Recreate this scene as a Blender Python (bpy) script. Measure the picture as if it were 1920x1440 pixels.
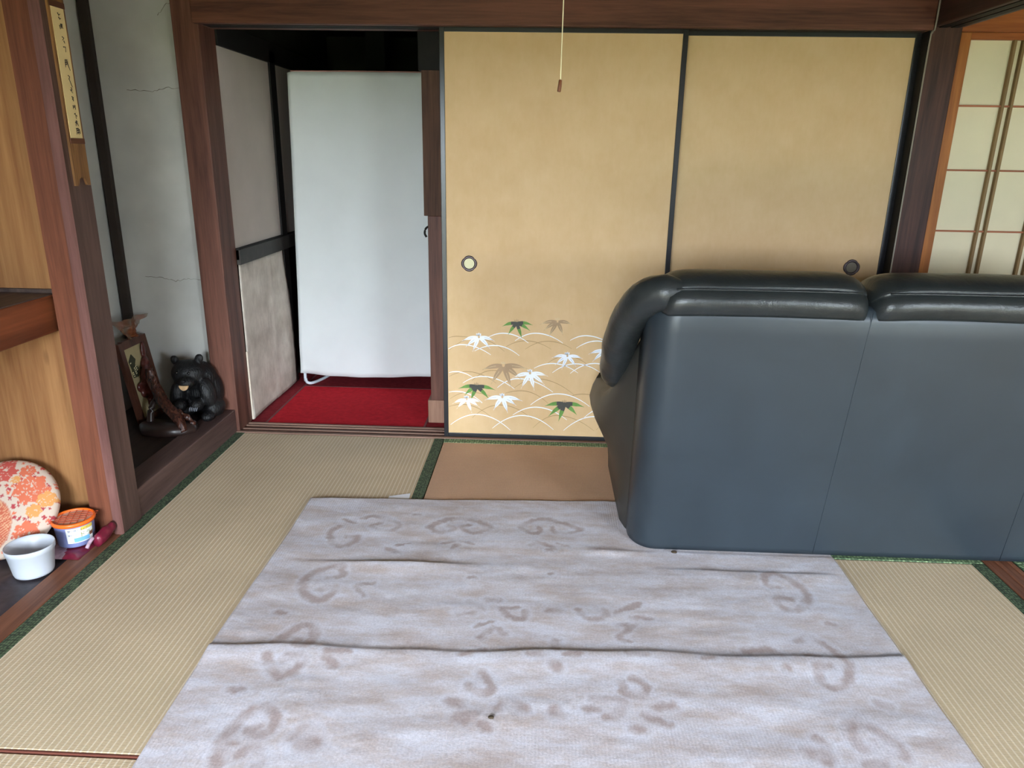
import bpy, bmesh, math, random
import numpy as np
from mathutils import Vector, Matrix, noise as mnoise
random.seed(7)
S = bpy.context.scene
COL = S.collection
for o in list(bpy.data.objects): bpy.data.objects.remove(o)

# ---------------------------------------------------------------- camera
cd = bpy.data.cameras.new('camera'); cam = bpy.data.objects.new('camera', cd); COL.objects.link(cam)
cd.sensor_fit = 'HORIZONTAL'; cd.sensor_width = 36.0; cd.lens = 1368.0/1920.0*36.0
cd.clip_start = 0.05; cd.clip_end = 200
R_ = Matrix(((0.99894833, -0.02753993, 0.03665768), (0.04321486, 0.29838688, -0.95346617), (0.01532022, 0.95404760, 0.29926321)))
cam.matrix_world = Matrix.Translation((0, 0, 1.2754)) @ R_.to_4x4()
S.camera = cam
# ---------------------------------------------------------------- daylight (overcast sky outside, seen through the open garden side behind the camera)
W = bpy.data.worlds.new('sky'); S.world = W; W.use_nodes = True
wb = W.node_tree.nodes['Background']; wb.inputs[0].default_value = (0.83, 0.93, 1.06, 1)
_N, _L = W.node_tree.nodes, W.node_tree.links          # hazy bright sky, a little brighter towards the zenith
_g = _N.new('ShaderNodeTexCoord'); _s = _N.new('ShaderNodeSeparateXYZ'); _L.new(_g.outputs['Generated'], _s.inputs[0])
_c = _N.new('ShaderNodeMath'); _c.operation = 'MAXIMUM'; _c.inputs[1].default_value = 0.0; _L.new(_s.outputs[2], _c.inputs[0])
_m = _N.new('ShaderNodeMath'); _m.operation = 'MULTIPLY_ADD'; _m.inputs[1].default_value = 1.0; _m.inputs[2].default_value = 1.0; _L.new(_c.outputs[0], _m.inputs[0])
_L.new(_m.outputs[0], wb.inputs[1])
S.view_settings.view_transform = 'Standard'; S.view_settings.look = 'None'; S.view_settings.gamma = 1.0
S.view_settings.use_curve_mapping = False
S.view_settings.exposure = 5.6
def portal(name, x0, x1, y, z0, z1):
    l = bpy.data.lights.new(name, 'AREA'); l.shape = 'RECTANGLE'; l.size = x1-x0; l.size_y = z1-z0
    l.cycles.is_portal = True
    o = bpy.data.objects.new(name, l); COL.objects.link(o); o.location = ((x0+x1)/2, y, (z0+z1)/2)
    o.rotation_euler = (math.radians(90), 0, 0)      # -Z of the light looks to +Y, into the room
    return o
YB = -1.8; OX1 = 0.0
portal('garden_opening_portal', -1.36, OX1-0.02, YB, 0.02, 1.66)
portal('next_room_opening_portal', 2.32, 3.30, YB, 0.02, 1.66)

# ---------------------------------------------------------------- materials
MATS = {}
def nodes(m):
    m.use_nodes = True; nt = m.node_tree; return nt, nt.nodes, nt.links, nt.nodes['Principled BSDF']
def lin(c):
    return tuple(((v/255.0)/12.92 if v/255.0 <= 0.04045 else ((v/255.0+0.055)/1.055)**2.4) for v in c) + (1,)
def ramp(N, stops):
    r = N.new('ShaderNodeValToRGB'); e = r.color_ramp.elements
    while len(e) < len(stops): e.new(0.5)
    for k, (p, c) in enumerate(stops): e[k].position = p; e[k].color = c
    return r
def add_bump(nt, b, height, strength, dist=0.002):
    n = nt.nodes.new('ShaderNodeBump'); n.inputs['Strength'].default_value = strength; n.inputs['Distance'].default_value = dist
    nt.links.new(height, n.inputs['Height']); nt.links.new(n.outputs[0], b.inputs['Normal'])
def coord_noise(nt, scale3, nscale, detail=4, rough=0.55, dist=0.0):
    N, L = nt.nodes, nt.links
    tc = N.new('ShaderNodeTexCoord'); mp = N.new('ShaderNodeMapping'); mp.inputs['Scale'].default_value = scale3
    L.new(tc.outputs['Object'], mp.inputs['Vector'])
    n = N.new('ShaderNodeTexNoise'); n.inputs['Scale'].default_value = nscale; n.inputs['Detail'].default_value = detail
    n.inputs['Roughness'].default_value = rough; n.inputs['Distortion'].default_value = dist
    L.new(mp.outputs[0], n.inputs['Vector']); return n
def plain(name, col, rough=0.6, spec=0.3, var=0.12, nscale=12, bump=0.0, metal=0.0, sc=(1, 1, 1)):
    if name in MATS: return MATS[name]
    m = bpy.data.materials.new(name); nt, N, L, b = nodes(m); c = lin(col)
    n = coord_noise(nt, sc, nscale)
    r = ramp(N, [(0.3, tuple(v*(1-var) for v in c[:3])+(1,)), (0.7, tuple(min(1, v*(1+var)) for v in c[:3])+(1,))])
    L.new(n.outputs[0], r.inputs[0]); L.new(r.outputs[0], b.inputs['Base Color'])
    b.inputs['Roughness'].default_value = rough; b.inputs['Specular IOR Level'].default_value = spec; b.inputs['Metallic'].default_value = metal
    if bump: add_bump(nt, b, n.outputs[0], bump)
    MATS[name] = m; return m
def wood(name, dark, light, axis='z', rough=0.5, spec=0.3, scale=1.0, contrast=(0.32, 0.68), knots=0.0):
    if name in MATS: return MATS[name]
    m = bpy.data.materials.new(name); nt, N, L, b = nodes(m)
    k = {'x': (1.2, 22, 22), 'y': (22, 1.2, 22), 'z': (22, 22, 1.2)}[axis]
    n = coord_noise(nt, tuple(v*scale for v in k), 1.0, 6, 0.6, 0.6)
    n2 = coord_noise(nt, tuple(v*scale*6 for v in k), 1.0, 3, 0.6, 0.2)
    mx = N.new('ShaderNodeMath'); mx.operation = 'MULTIPLY_ADD'; L.new(n2.outputs[0], mx.inputs[0]); mx.inputs[1].default_value = 0.35
    sb = N.new('ShaderNodeMath'); sb.operation = 'MULTIPLY_ADD'; L.new(n.outputs[0], sb.inputs[0]); sb.inputs[1].default_value = 1.0; sb.inputs[2].default_value = -0.175
    L.new(sb.outputs[0], mx.inputs[2])
    r = ramp(N, [(contrast[0], lin(dark)), (contrast[1], lin(light))]); L.new(mx.outputs[0], r.inputs[0])
    last = r.outputs[0]
    if knots:
        tc = N.new('ShaderNodeTexCoord'); mp = N.new('ShaderNodeMapping')
        mp.inputs['Scale'].default_value = {'x': (2.2, 6, 6), 'y': (6, 2.2, 6), 'z': (6, 6, 2.2)}[axis]
        L.new(tc.outputs['Object'], mp.inputs['Vector'])
        v = N.new('ShaderNodeTexVoronoi'); v.inputs['Scale'].default_value = 1.1; L.new(mp.outputs[0], v.inputs['Vector'])
        rr = ramp(N, [(0.04, (1, 1, 1, 1)), (0.11, (0, 0, 0, 1))]); L.new(v.outputs['Distance'], rr.inputs[0])
        mm = N.new('ShaderNodeMix'); mm.data_type = 'RGBA'; L.new(last, mm.inputs[6]); mm.inputs[7].default_value = tuple(c*0.35 for c in lin(dark)[:3])+(1,)
        kf = N.new('ShaderNodeMath'); kf.operation = 'MULTIPLY'; kf.inputs[1].default_value = knots; L.new(rr.outputs[0], kf.inputs[0])
        L.new(kf.outputs[0], mm.inputs[0]); last = mm.outputs[2]
    L.new(last, b.inputs['Base Color'])
    b.inputs['Roughness'].default_value = rough; b.inputs['Specular IOR Level'].default_value = spec
    add_bump(nt, b, mx.outputs[0], 0.25, 0.001)
    MATS[name] = m; return m

# ---------------------------------------------------------------- mesh helpers (meshes are written in room coordinates; a part cancels its parent's offset)
def link(name, me, mat, parent=None, smooth=False):
    o = bpy.data.objects.new(name, me); COL.objects.link(o)
    for mm in (mat if isinstance(mat, (list, tuple)) else [mat]): me.materials.append(mm)
    if smooth:
        for p in me.polygons: p.use_smooth = True
    if parent is not None:
        o.parent = parent; wp = parent.location.copy(); q = parent.parent
        while q is not None: wp += q.location; q = q.parent
        o.location = -wp
    return o
def from_bm(name, bm, mat, parent=None, smooth=False):
    bmesh.ops.recalc_face_normals(bm, faces=bm.faces[:])
    me = bpy.data.meshes.new(name); bm.to_mesh(me); bm.free()
    return link(name, me, mat, parent, smooth)
def bbox(bm, x0, x1, y0, y1, z0, z1, bev=0.0):
    r = bmesh.ops.create_cube(bm, size=1.0)
    for v in r['verts']:
        v.co = Vector((x0 if v.co.x < 0 else x1, y0 if v.co.y < 0 else y1, z0 if v.co.z < 0 else z1))
    if bev:
        es = set()
        for v in r['verts']: es.update(v.link_edges)
        bmesh.ops.bevel(bm, geom=list(es), offset=bev, segments=2, profile=0.5, affect='EDGES')
def box(name, x0, x1, y0, y1, z0, z1, mat, parent=None, bev=0.003):
    bm = bmesh.new(); bbox(bm, x0, x1, y0, y1, z0, z1, bev); return from_bm(name, bm, mat, parent)
def loft(bm, rings, cap=True, closed=True):
    vr = [[bm.verts.new(p) for p in r] for r in rings]; n = len(vr[0])
    for a, b_ in zip(vr[:-1], vr[1:]):
        for k in range(n if closed else n-1):
            bm.faces.new((a[k], a[(k+1) % n], b_[(k+1) % n], b_[k]))
    if cap and closed:
        for r in (vr[0], vr[-1]):
            c = bm.verts.new(sum((v.co for v in r), Vector())/n)
            for k in range(n): bm.faces.new((r[k], r[(k+1) % n], c))
def tube(bm, pts, rad, seg=10, cap=True, flat=1.0, up=Vector((0, 0, 1))):
    pts = [Vector(p) for p in pts]; rings = []
    for k, p in enumerate(pts):
        t = (pts[min(k+1, len(pts)-1)]-pts[max(k-1, 0)]).normalized()
        u = up if abs(t.dot(up)) < 0.95 else Vector((1, 0, 0))
        a = t.cross(u).normalized(); b_ = a.cross(t).normalized()
        r = rad[k] if isinstance(rad, (list, tuple)) else rad
        rings.append([p + (a*math.cos(2*math.pi*i/seg)*r + b_*math.sin(2*math.pi*i/seg)*r*flat) for i in range(seg)])
    loft(bm, rings, cap)
def lathe(bm, prof, c, seg=32, cap=True):
    loft(bm, [[Vector((c[0]+r*math.cos(2*math.pi*i/seg), c[1]+r*math.sin(2*math.pi*i/seg), c[2]+z)) for i in range(seg)] for r, z in prof], cap)
def thing(name, label, cat, loc, group=None, kind=None):
    o = bpy.data.objects.new(name, None); COL.objects.link(o); o.location = loc; o.empty_display_size = 0.05
    o['label'] = label; o['category'] = cat
    if group: o['group'] = group
    if kind: o['kind'] = kind
    return o
def tag(o, label, cat, group=None, kind=None):
    o['label'] = label; o['category'] = cat
    if group: o['group'] = group
    if kind: o['kind'] = kind
    return o
def st(o, label=None):
    o['kind'] = 'structure'
    if label: o['label'] = label
    return o
def sroot(name, label, loc):
    o = bpy.data.objects.new(name, None); COL.objects.link(o); o.location = loc; o.empty_display_size = 0.05
    return st(o, label)
def catmull(pts, n=8):
    P = [Vector(p) for p in pts]; P = [P[0]*2-P[1]] + P + [P[-1]*2-P[-2]]; out = []
    for k in range(1, len(P)-2):
        for i in range(n):
            t = i/n; a, b_, c, d = P[k-1:k+3]
            out.append(0.5*((2*b_)+(c-a)*t+(2*a-5*b_+4*c-d)*t*t+(3*b_-a-3*c+d)*t**3))
    out.append(P[-2]); return out

# woods and wall finishes
DARKW = wood('dark_stained_wood', (74, 44, 35), (116, 72, 57), 'x', 0.5)
DARKZ = wood('dark_stained_post', (48, 29, 24), (88, 56, 46), 'z', 0.5)
DARKY = wood('dark_stained_rail', (40, 25, 21), (72, 46, 38), 'y', 0.5)
MIDZ = wood('red_brown_post', (76, 46, 37), (118, 77, 63), 'z', 0.55)
ORANGEZ = wood('orange_brown_post', (86, 48, 33), (126, 75, 54), 'z', 0.5, knots=0.5)
ORANGEY = wood('orange_brown_rail', (96, 58, 42), (142, 94, 70), 'y', 0.5)
PALEZ = wood('pale_cedar_board', (126, 82, 48), (174, 128, 82), 'z', 0.5, scale=0.7, contrast=(0.25, 0.75), knots=0.8)
SHOJIZ = wood('amber_shoji_stile', (136, 78, 34), (178, 112, 54), 'z', 0.5)
SHOJIX = wood('amber_shoji_rail', (136, 72, 34), (176, 104, 52), 'x', 0.5)
PLASTER = plain('grey_green_plaster', (194, 193, 187), 0.9, 0.1, 0.11, 4, 0.2)
CEIL = wood('ceiling_board', (70, 52, 40), (104, 80, 62), 'y', 0.6)
BLACKLAC = plain('black_lacquer', (34, 33, 36), 0.28, 0.5, 0.1, 20)
BLACKW = plain('black_wood_and_shade', (30, 27, 25), 0.6, 0.2, 0.2, 14)  # plain black wood, also used for the painted shade on the jamb
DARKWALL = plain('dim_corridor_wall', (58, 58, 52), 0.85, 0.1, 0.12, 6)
# ---------------------------------------------------------------- the place: shell
XL, XR = -1.43, 1.50
SUB = plain('subfloor_wood', (92, 74, 56), 0.8)
st(box('floor', -2.2, 3.6, YB-0.1, 3.32, -0.16, -0.058, SUB, bev=0), 'bare subfloor under the mats')
GRASS = plain('garden_ground', (58, 66, 40), 0.95, 0.1, 0.3, 3)
st(box('ground_outside', -160, 160, -200, YB-0.1, -0.6, -0.45, GRASS, bev=0), 'garden ground outside the open side')
bm = bmesh.new(); rr = random.Random(3)  # unseen greenery added behind the camera to cut low sky light
for k in range(46):
    q = bmesh.ops.create_icosphere(bm, subdivisions=2, radius=1.0)['verts']; c = Vector((-14+28*k/45, -9.5+rr.uniform(-.4, .4), 0.2+rr.uniform(0, .3))); s = rr.uniform(.75, 1.1)
    for v in q: v.co = c+v.co*s*(1+.25*mnoise.noise(v.co*2.3+c))
hd = from_bm('added_hedge', bm, plain('added_leaves', (56, 74, 36), 0.8, 0.2, 0.4, 9)); hd['kind'] = 'stuff'; hd['label'] = 'unseen garden greenery added to block the low sky light'; hd['category'] = 'added_hedge'
st(box('ceiling', -2.2, 3.6, YB-0.1, 3.4, 2.30, 2.36, CEIL, bev=0), 'dark board ceiling')
# side behind the camera: posts and wall strip over the open sliding-door side
st(box('wall_front', -2.2, 3.6, YB-0.08, YB, 1.66, 2.30, PLASTER, bev=0), 'plaster strip above the garden opening')
for k, (a, b_) in enumerate(((-2.2, -1.38), (OX1, 2.3), (3.32, 3.6))):
    st(box('wall_front_pier_%d' % (k+1), a, b_, YB-0.08, YB, -0.058, 1.66, DARKZ, bev=0), 'pier beside the garden opening')
# far side: strip wall above the lintel
st(box('wall_back', -2.2, 3.6, 3.24, 3.30, 1.88, 2.30, PLASTER, bev=0), 'plaster strip above the far lintel')
# far lintel with its two sliding grooves
lt = st(box('trim_1', -1.43, 1.488, 3.165, 3.325, 1.762, 1.90, DARKW, bev=0.004), 'dark red-brown lintel beam above the sliding doors')
for yy in (3.1995, 3.2415):
    box('groove', -1.40, 1.47, yy, yy+0.033, 1.7605, 1.7622, BLACKW, lt, 0)
# sill with rails
sl = st(box('trim_2', -1.43, 1.488, 3.178, 3.312, -0.058, -0.004, DARKW, bev=0.002), 'worn grooved wooden sill under the sliding doors')
SILLW = wood('worn_sill', (112, 84, 70), (156, 124, 106), 'x', 0.6)
for y0, y1, z in ((3.178, 3.197, 0.004), (3.231, 3.240, 0.002), (3.274, 3.283, 0.002), (3.298, 3.312, 0.004)):
    box('sill_rail', -1.428, 1.486, y0, y1, -0.02, z, SILLW, sl, 0.001)
# pillars
pl = st(box('trim_3', -1.525, -1.415, 3.19, 3.345, 0.0, 2.30, MIDZ, bev=0.004), 'red-brown corner post between alcove and doorway')
pr = st(box('trim_4', 1.488, 1.606, 3.185, 3.33, 0.0, 2.30, DARKZ, bev=0.004), 'dark red-brown post beside the paper screen door')
box('jamb_shade', 1.4815, 1.4885, 3.1862, 3.244, 0.004, 1.762, BLACKW, pr, 0)  # black strip stands in for shade on the post's side face
# beam running along the open right side, with tracks underneath
br = st(box('trim_5', 1.492, 1.612, YB, 3.185, 1.775, 1.96, DARKY, bev=0.004), 'dark beam over the open side of the room')
for xx in (1.512, 1.556):
    box('track_strip', xx, xx+0.03, YB, 3.18, 1.772, 1.7755, BLACKW, br, 0)
st(box('wall_right', 1.52, 1.585, YB, 3.185, 1.96, 2.30, PLASTER, bev=0), 'plaster strip above the side beam')
sr = st(box('trim_6', 1.50, 1.604, YB, 3.185, -0.058, -0.002, ORANGEY, bev=0.002), 'worn wooden sill along the open side')
for xx in (1.504, 1.545, 1.586):
    box('sill_rail', xx, xx+0.012, YB, 3.18, -0.01, 0.003, ORANGEY, sr, 0.001)
# next room beyond
st(box('wall_right_far', 3.55, 3.62, YB, 3.3, -0.058, 2.30, PLASTER, bev=0), 'plaster wall of the next room')
st(box('wall_back_next', 2.52, 3.6, 3.22, 3.28, 0.0, 1.76, PLASTER, bev=0), 'plaster wall beside the paper screen door')
st(box('trim_7', 1.606, 3.55, 3.19, 3.30, 1.762, 1.88, SHOJIX, bev=0.003), 'amber lintel over the paper screen door')
st(box('trim_8', 1.606, 3.55, 3.19, 3.30, -0.058, 0.0, SHOJIX, bev=0.002), 'amber sill under the paper screen door')

# ---- alcove with the bear (tokonoma)
TOKO = wood('dark_alcove_board', (40, 30, 27), (66, 50, 44), 'y', 0.4)
st(box('floor_alcove', -1.97, -1.52, 2.335, 3.30, -0.05, 0.105, TOKO, bev=0), 'dark raised alcove floor')
GAM = wood('purple_brown_rail', (78, 58, 54), (108, 84, 78), 'y', 0.5)
st(box('trim_9', -1.535, -1.428, 2.325, 3.19, -0.05, 0.110, GAM, bev=0.004), 'dull purple-brown front rail of the raised alcove')
tw = st(box('wall_left_end', -1.93, -1.52, 3.235, 3.30, 0.105, 2.30, PLASTER, bev=0), 'cracked grey plaster end wall of the alcove')
st(box('wall_left', -1.99, -1.93, 2.30, 3.30, 0.0, 2.30, PLASTER, bev=0), 'dim grey plaster rear wall of the alcove')
st(box('trim_10', -1.920, -1.880, 3.210, 3.237, 0.105, 2.30, plain('dark_brown_corner', (52, 43, 37), 0.6), bev=0.003), 'thin dark corner post in the alcove')
# hairline cracks in the plaster: thin relief seams on the end wall
CRACK = plain('crack_dust', (122, 114, 102), 0.95)
def crack(pts, w):
    bm = bmesh.new(); P = []
    for k in range(len(pts)-1):
        a, b_ = Vector(pts[k]), Vector(pts[k+1])
        for i in range(6):
            P.append(a.lerp(b_, i/6)+Vector((0, 0, random.uniform(-.004, .004))))
    P.append(Vector(pts[-1]))
    tube(bm, P, [w*random.uniform(.3, 0.9) for _ in P], 5, True, 1.0)
    from_bm('crack', bm, CRACK, tw)
crack([(-1.77, 3.2345, 1.515), (-1.66, 3.2345, 1.51), (-1.60, 3.2345, 1.525), (-1.527, 3.2345, 1.52)], 0.0018)
crack([(-1.80, 3.2345, 0.725), (-1.72, 3.2345, 0.72), (-1.66, 3.2345, 0.705), (-1.60, 3.2345, 0.72), (-1.53, 3.2345, 0.71)], 0.0016)
crack([(-1.60, 3.2345, 1.80), (-1.56, 3.2345, 1.84), (-1.53, 3.2345, 1.85)], 0.0016)
# ---- partition between the two alcoves with its front post
st(box('wall_left_partition', -1.93, -1.52, 2.25, 2.315, 0.0, 2.30, PALEZ, bev=0), 'pale cedar board dividing the alcoves')
st(box('wall_left_partition_far', -1.93, -1.50, 2.3155, 2.335, 0.105, 2.30, PLASTER, bev=0), 'plaster far face of the alcove divider')
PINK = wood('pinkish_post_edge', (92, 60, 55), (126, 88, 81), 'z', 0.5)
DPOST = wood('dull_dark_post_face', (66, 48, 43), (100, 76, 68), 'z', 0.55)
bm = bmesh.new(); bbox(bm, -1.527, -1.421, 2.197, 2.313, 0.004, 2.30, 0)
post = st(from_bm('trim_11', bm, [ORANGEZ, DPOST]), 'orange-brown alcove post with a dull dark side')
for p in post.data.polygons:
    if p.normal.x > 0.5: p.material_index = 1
# lighter chamfered edge strip and shadow strip behind
bm = bmesh.new(); loft(bm, [[(-1.452, 2.198, z), (-1.450, 2.192, z), (-1.424, 2.190, z), (-1.4195, 2.198, z)] for z in (0.004, 2.30)])
from_bm('edge_strip', bm, PINK, post)
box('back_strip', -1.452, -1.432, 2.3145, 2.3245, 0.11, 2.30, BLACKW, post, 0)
# ---- near alcove: sill, floor, rear wall, shelf
st(box('trim_12', -1.512, -1.430, 0.40, 2.25, -0.05, 0.003, ORANGEY, bev=0.003), 'worn wooden front sill of the near alcove')
BLACKSHEET = plain('dark_dusty_sheet', (62, 56, 60), 0.5, 0.4, 0.3, 30, 0.5)
bm = bmesh.new(); nx, ny = 26, 60; g = []
for i in range(nx+1):
    for j in range(ny+1):
        x = -1.95+(0.437*i/nx); y = 0.40+1.85*j/ny
        z = -0.004 + 0.006*mnoise.noise(Vector((x*9, y*4, 1.3)))*(1 if 0 < i < nx else 0)
        z += 0.010*math.exp(-((x+1.62-0.12*(y-1.9))/0.018)**2)*(1 if 1.3 < y < 1.95 else 0)
        g.append(bm.verts.new((x, y, z)))
for i in range(nx):
    for j in range(ny):
        bm.faces.new((g[i*(ny+1)+j], g[(i+1)*(ny+1)+j], g[(i+1)*(ny+1)+j+1], g[i*(ny+1)+j+1]))
st(from_bm('floor_near_alcove', bm, BLACKSHEET, None, True), 'dark dusty sheet covering the near alcove floor')
st(box('wall_left_near', -1.99, -1.93, 0.30, 2.30, -0.05, 2.30, PLASTER, bev=0), 'plaster rear wall of the near alcove')
st(box('wall_left_side', -1.95, -1.43, YB, 0.40, -0.05, 2.30, PLASTER, bev=0), 'plaster wall beside the near alcove')
SHELFW = wood('red_brown_shelf', (84, 42, 26), (132, 72, 44), 'y', 0.42, contrast=(0.25, 0.72))
SHELFTOP = wood('dusty_shelf_top', (62, 50, 46), (92, 76, 68), 'y', 0.5)
shf = st(box('trim_13', -1.93, -1.550, 0.40, 2.25, 0.712, 0.830, SHELFW, bev=0.004), 'thick red-brown alcove shelf')
box('shelf_top', -1.929, -1.554, 0.402, 2.249, 0.829, 0.8335, SHELFTOP, shf, 0.001)
box('back_lip', -1.929, -1.553, 2.238, 2.2495, 0.833, 0.846, SHELFTOP, shf, 0.002)
# ---------------------------------------------------------------- tatami
def tatami_mat(name, base, ridge, axis):
    m = bpy.data.materials.new(name); nt, N, L, b = nodes(m)
    tc = N.new('ShaderNodeTexCoord'); sp = N.new('ShaderNodeSeparateXYZ'); L.new(tc.outputs['Object'], sp.inputs[0])
    def saw(out, freq, lo, hi):
        a = N.new('ShaderNodeMath'); a.operation = 'MULTIPLY'; a.inputs[1].default_value = freq; L.new(out, a.inputs[0])
        f = N.new('ShaderNodeMath'); f.operation = 'PINGPONG'; f.inputs[1].default_value = 0.5; L.new(a.outputs[0], f.inputs[0])
        mr = N.new('ShaderNodeMapRange'); mr.inputs[1].default_value = lo; mr.inputs[2].default_value = hi; L.new(f.outputs[0], mr.inputs[0]); return mr.outputs[0]
    across = sp.outputs[0 if axis == 'y' else 1]; along = sp.outputs[1 if axis == 'y' else 0]
    rib = saw(across, 64.0, 0.30, 0.48); weave = saw(along, 260.0, 0.1, 0.4)
    no = coord_noise(nt, (1, 1, 1), 4.0, 5); nf = coord_noise(nt, (1, 1, 1), 160.0, 2)
    mx = N.new('ShaderNodeMix'); mx.data_type = 'RGBA'; mx.inputs[6].default_value = lin(base); mx.inputs[7].default_value = lin(ridge); L.new(rib, mx.inputs[0])
    def mul(colr, fac, amt):
        r = ramp(N, [(0.25, (1-amt, 1-amt, 1-amt, 1)), (0.75, (1, 1, 1, 1))]); L.new(fac, r.inputs[0])
        q = N.new('ShaderNodeMix'); q.data_type = 'RGBA'; q.blend_type = 'MULTIPLY'; q.inputs[0].default_value = 1.0
        L.new(colr, q.inputs[6]); L.new(r.outputs[0], q.inputs[7]); return q.outputs[2]
    c = mul(mul(mul(mx.outputs[2], no.outputs[0], 0.16), nf.outputs[0], 0.14), weave, 0.07)
    L.new(c, b.inputs['Base Color']); b.inputs['Roughness'].default_value = 0.55; b.inputs['Specular IOR Level'].default_value = 0.25
    h = N.new('ShaderNodeMath'); h.operation = 'MULTIPLY_ADD'; L.new(rib, h.inputs[0]); h.inputs[1].default_value = 1.0; L.new(weave, h.inputs[2])
    add_bump(nt, b, h.outputs[0], 0.35, 0.0012)
    MATS[name] = m; return m
TAT_Y = tatami_mat('tatami_straw', (220, 196, 160), (246, 230, 204), 'y')
TAT_X = tatami_mat('tatami_sheen_tinted_straw', (214, 172, 140), (220, 181, 150), 'x')  # brown tint stands in for the sheen of crosswise rush
def heri_mat(name, c1, c2, c3, axis):
    m = bpy.data.materials.new(name); nt, N, L, b = nodes(m)
    tc = N.new('ShaderNodeTexCoord'); mp = N.new('ShaderNodeMapping'); L.new(tc.outputs['Object'], mp.inputs['Vector'])
    mp.inputs['Scale'].default_value = (85, 60, 1) if axis == 'y' else (60, 85, 1)
    v = N.new('ShaderNodeTexVoronoi'); v.inputs['Scale'].default_value = 1.5; v.inputs['Randomness'].default_value = 0.45; L.new(mp.outputs[0], v.inputs['Vector'])
    r = ramp(N, [(0.18, lin(c3)), (0.42, lin(c2)), (0.62, lin(c1))]); L.new(v.outputs['Distance'], r.inputs[0])
    L.new(r.outputs[0], b.inputs['Base Color']); b.inputs['Roughness'].default_value = 0.7; add_bump(nt, b, v.outputs['Distance'], 0.3, 0.001)
    return m
HERI = heri_mat('green_cloth_border', (44, 54, 40), (74, 92, 66), (104, 122, 88), 'y')
HERIX = heri_mat('bright_green_cloth_border', (66, 88, 62), (104, 130, 92), (164, 186, 140), 'x')
def mat_thing(label, x0, x1, y0, y1, axis, surf, heri, dz=0.0):
    t = thing('tatami_mat', label, 'tatami mat', ((x0+x1)/2, (y0+y1)/2, -0.055), 'tatami mats of the room')
    g = 0.0015
    box('mat_surface', x0+g, x1-g, y0+g, y1-g, -0.055, dz, surf, t, 0.004)
    if axis == 'y':
        for a, b_ in ((x0+g, x0+0.045), (x1-0.045, x1-g)): box('cloth_border', a-0.0005, b_, y0+g, y1-g, -0.03, dz+0.0012, heri, t, 0.001)
    else:
        for a, b_ in ((y0+g, y0+0.045), (y1-0.045, y1-g)): box('cloth_border', x0+g, x1-g, a, b_, -0.03, dz+0.0012, heri, t, 0.001)
    return t
mat_thing('straw tatami mat with dark green borders between alcoves, doorway and rug', -1.43, -0.436, 1.253, 3.176, 'y', TAT_Y, HERI, 0.0)
_a = [o for o in bpy.data.objects if o.name == 'tatami_mat'][0]
box('end_seam', -1.428, -0.438, 1.2508, 1.2545, -0.03, -0.0005, plain('dark_red_seam', (96, 52, 40), 0.9), _a, 0)
mat_thing('tatami mat lying crosswise, tinted browner for its sheen, at the foot of the leaf-patterned sliding door', -0.436, 1.50, 2.206, 3.176, 'x', TAT_X, HERIX)
mat_thing('straw tatami mat showing between patterned rug and the worn side sill', 0.532, 1.50, 0.29, 2.206, 'y', TAT_Y, HERI)
mat_thing('straw tatami mat hidden under the middle of the patterned rug', -0.436, 0.532, 0.29, 2.206, 'y', TAT_Y, HERI)
mat_thing('straw tatami mat in the lower corner, just nearer than the mat seam', -1.43, -0.436, YB, 1.2505, 'y', TAT_Y, HERI, -0.004)
mat_thing('straw tatami mat lying crosswise by the garden opening', -0.436, 1.50, YB, 0.29, 'x', TAT_Y, HERI)
mat_thing('straw tatami mat just across the worn sill, behind the sofa end', 1.606, 3.52, 2.214, 3.185, 'x', TAT_Y, HERIX)
mat_thing('straw tatami mat of the next room beside the worn sill', 1.606, 2.56, 0.29, 2.214, 'x', TAT_Y, HERIX)
mat_thing('straw tatami mat of the next room by its outer wall', 2.56, 3.52, 0.29, 2.214, 'y', TAT_Y, HERI)
mat_thing('straw tatami mat of the next room by its garden opening', 1.606, 3.52, YB, 0.29, 'x', TAT_Y, HERI)

# ---------------------------------------------------------------- sliding doors with gold-beige paper
def paper_mat(name, c, c2):
    m = bpy.data.materials.new(name); nt, N, L, b = nodes(m)
    n = coord_noise(nt, (1, 1, 1), 7, 5, 0.6); n2 = coord_noise(nt, (1.0, 1.0, 0.35), 60, 3, 0.6)
    ad = N.new('ShaderNodeMath'); ad.operation = 'MULTIPLY_ADD'; L.new(n2.outputs[0], ad.inputs[0]); ad.inputs[1].default_value = 0.35; L.new(n.outputs[0], ad.inputs[2])
    r = ramp(N, [(0.45, lin(c)), (0.9, lin(c2))]); L.new(ad.outputs[0], r.inputs[0]); L.new(r.outputs[0], b.inputs['Base Color'])
    b.inputs['Roughness'].default_value = 0.62; b.inputs['Specular IOR Level'].default_value = 0.25; return m
GOLD = paper_mat('gold_beige_paper', (210, 177, 131), (218, 187, 144))
LEAFG = plain('leaf_green', (108, 150, 78), 0.7, 0.2, 0.15, 40); LEAFD = plain('leaf_dark_base', (78, 78, 72), 0.7)
LEAFW = plain('leaf_white', (240, 244, 250), 0.7, 0.2, 0.02); LEAFB = plain('leaf_brown', (172, 144, 112), 0.6)
VEIN = plain('leaf_vein_pale', (212, 192, 152), 0.7); VEINB = plain('leaf_vein_blue_grey', (176, 186, 204), 0.7)
ARCB = plain('arc_brown', (164, 134, 92), 0.6, 0.2, 0.1)
RINGM = plain('dark_bronze', (92, 82, 84), 0.4, 0.5, 0.2, 60, 0.0, 0.6)
CUP = plain('pale_metal_cup', (206, 200, 160), 0.45, 0.4, 0.05, 20, 0, 0.1); CUPD = plain('dull_metal_cup', (120, 112, 96), 0.5, 0.4, 0.05, 20, 0, 0.1)
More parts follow.
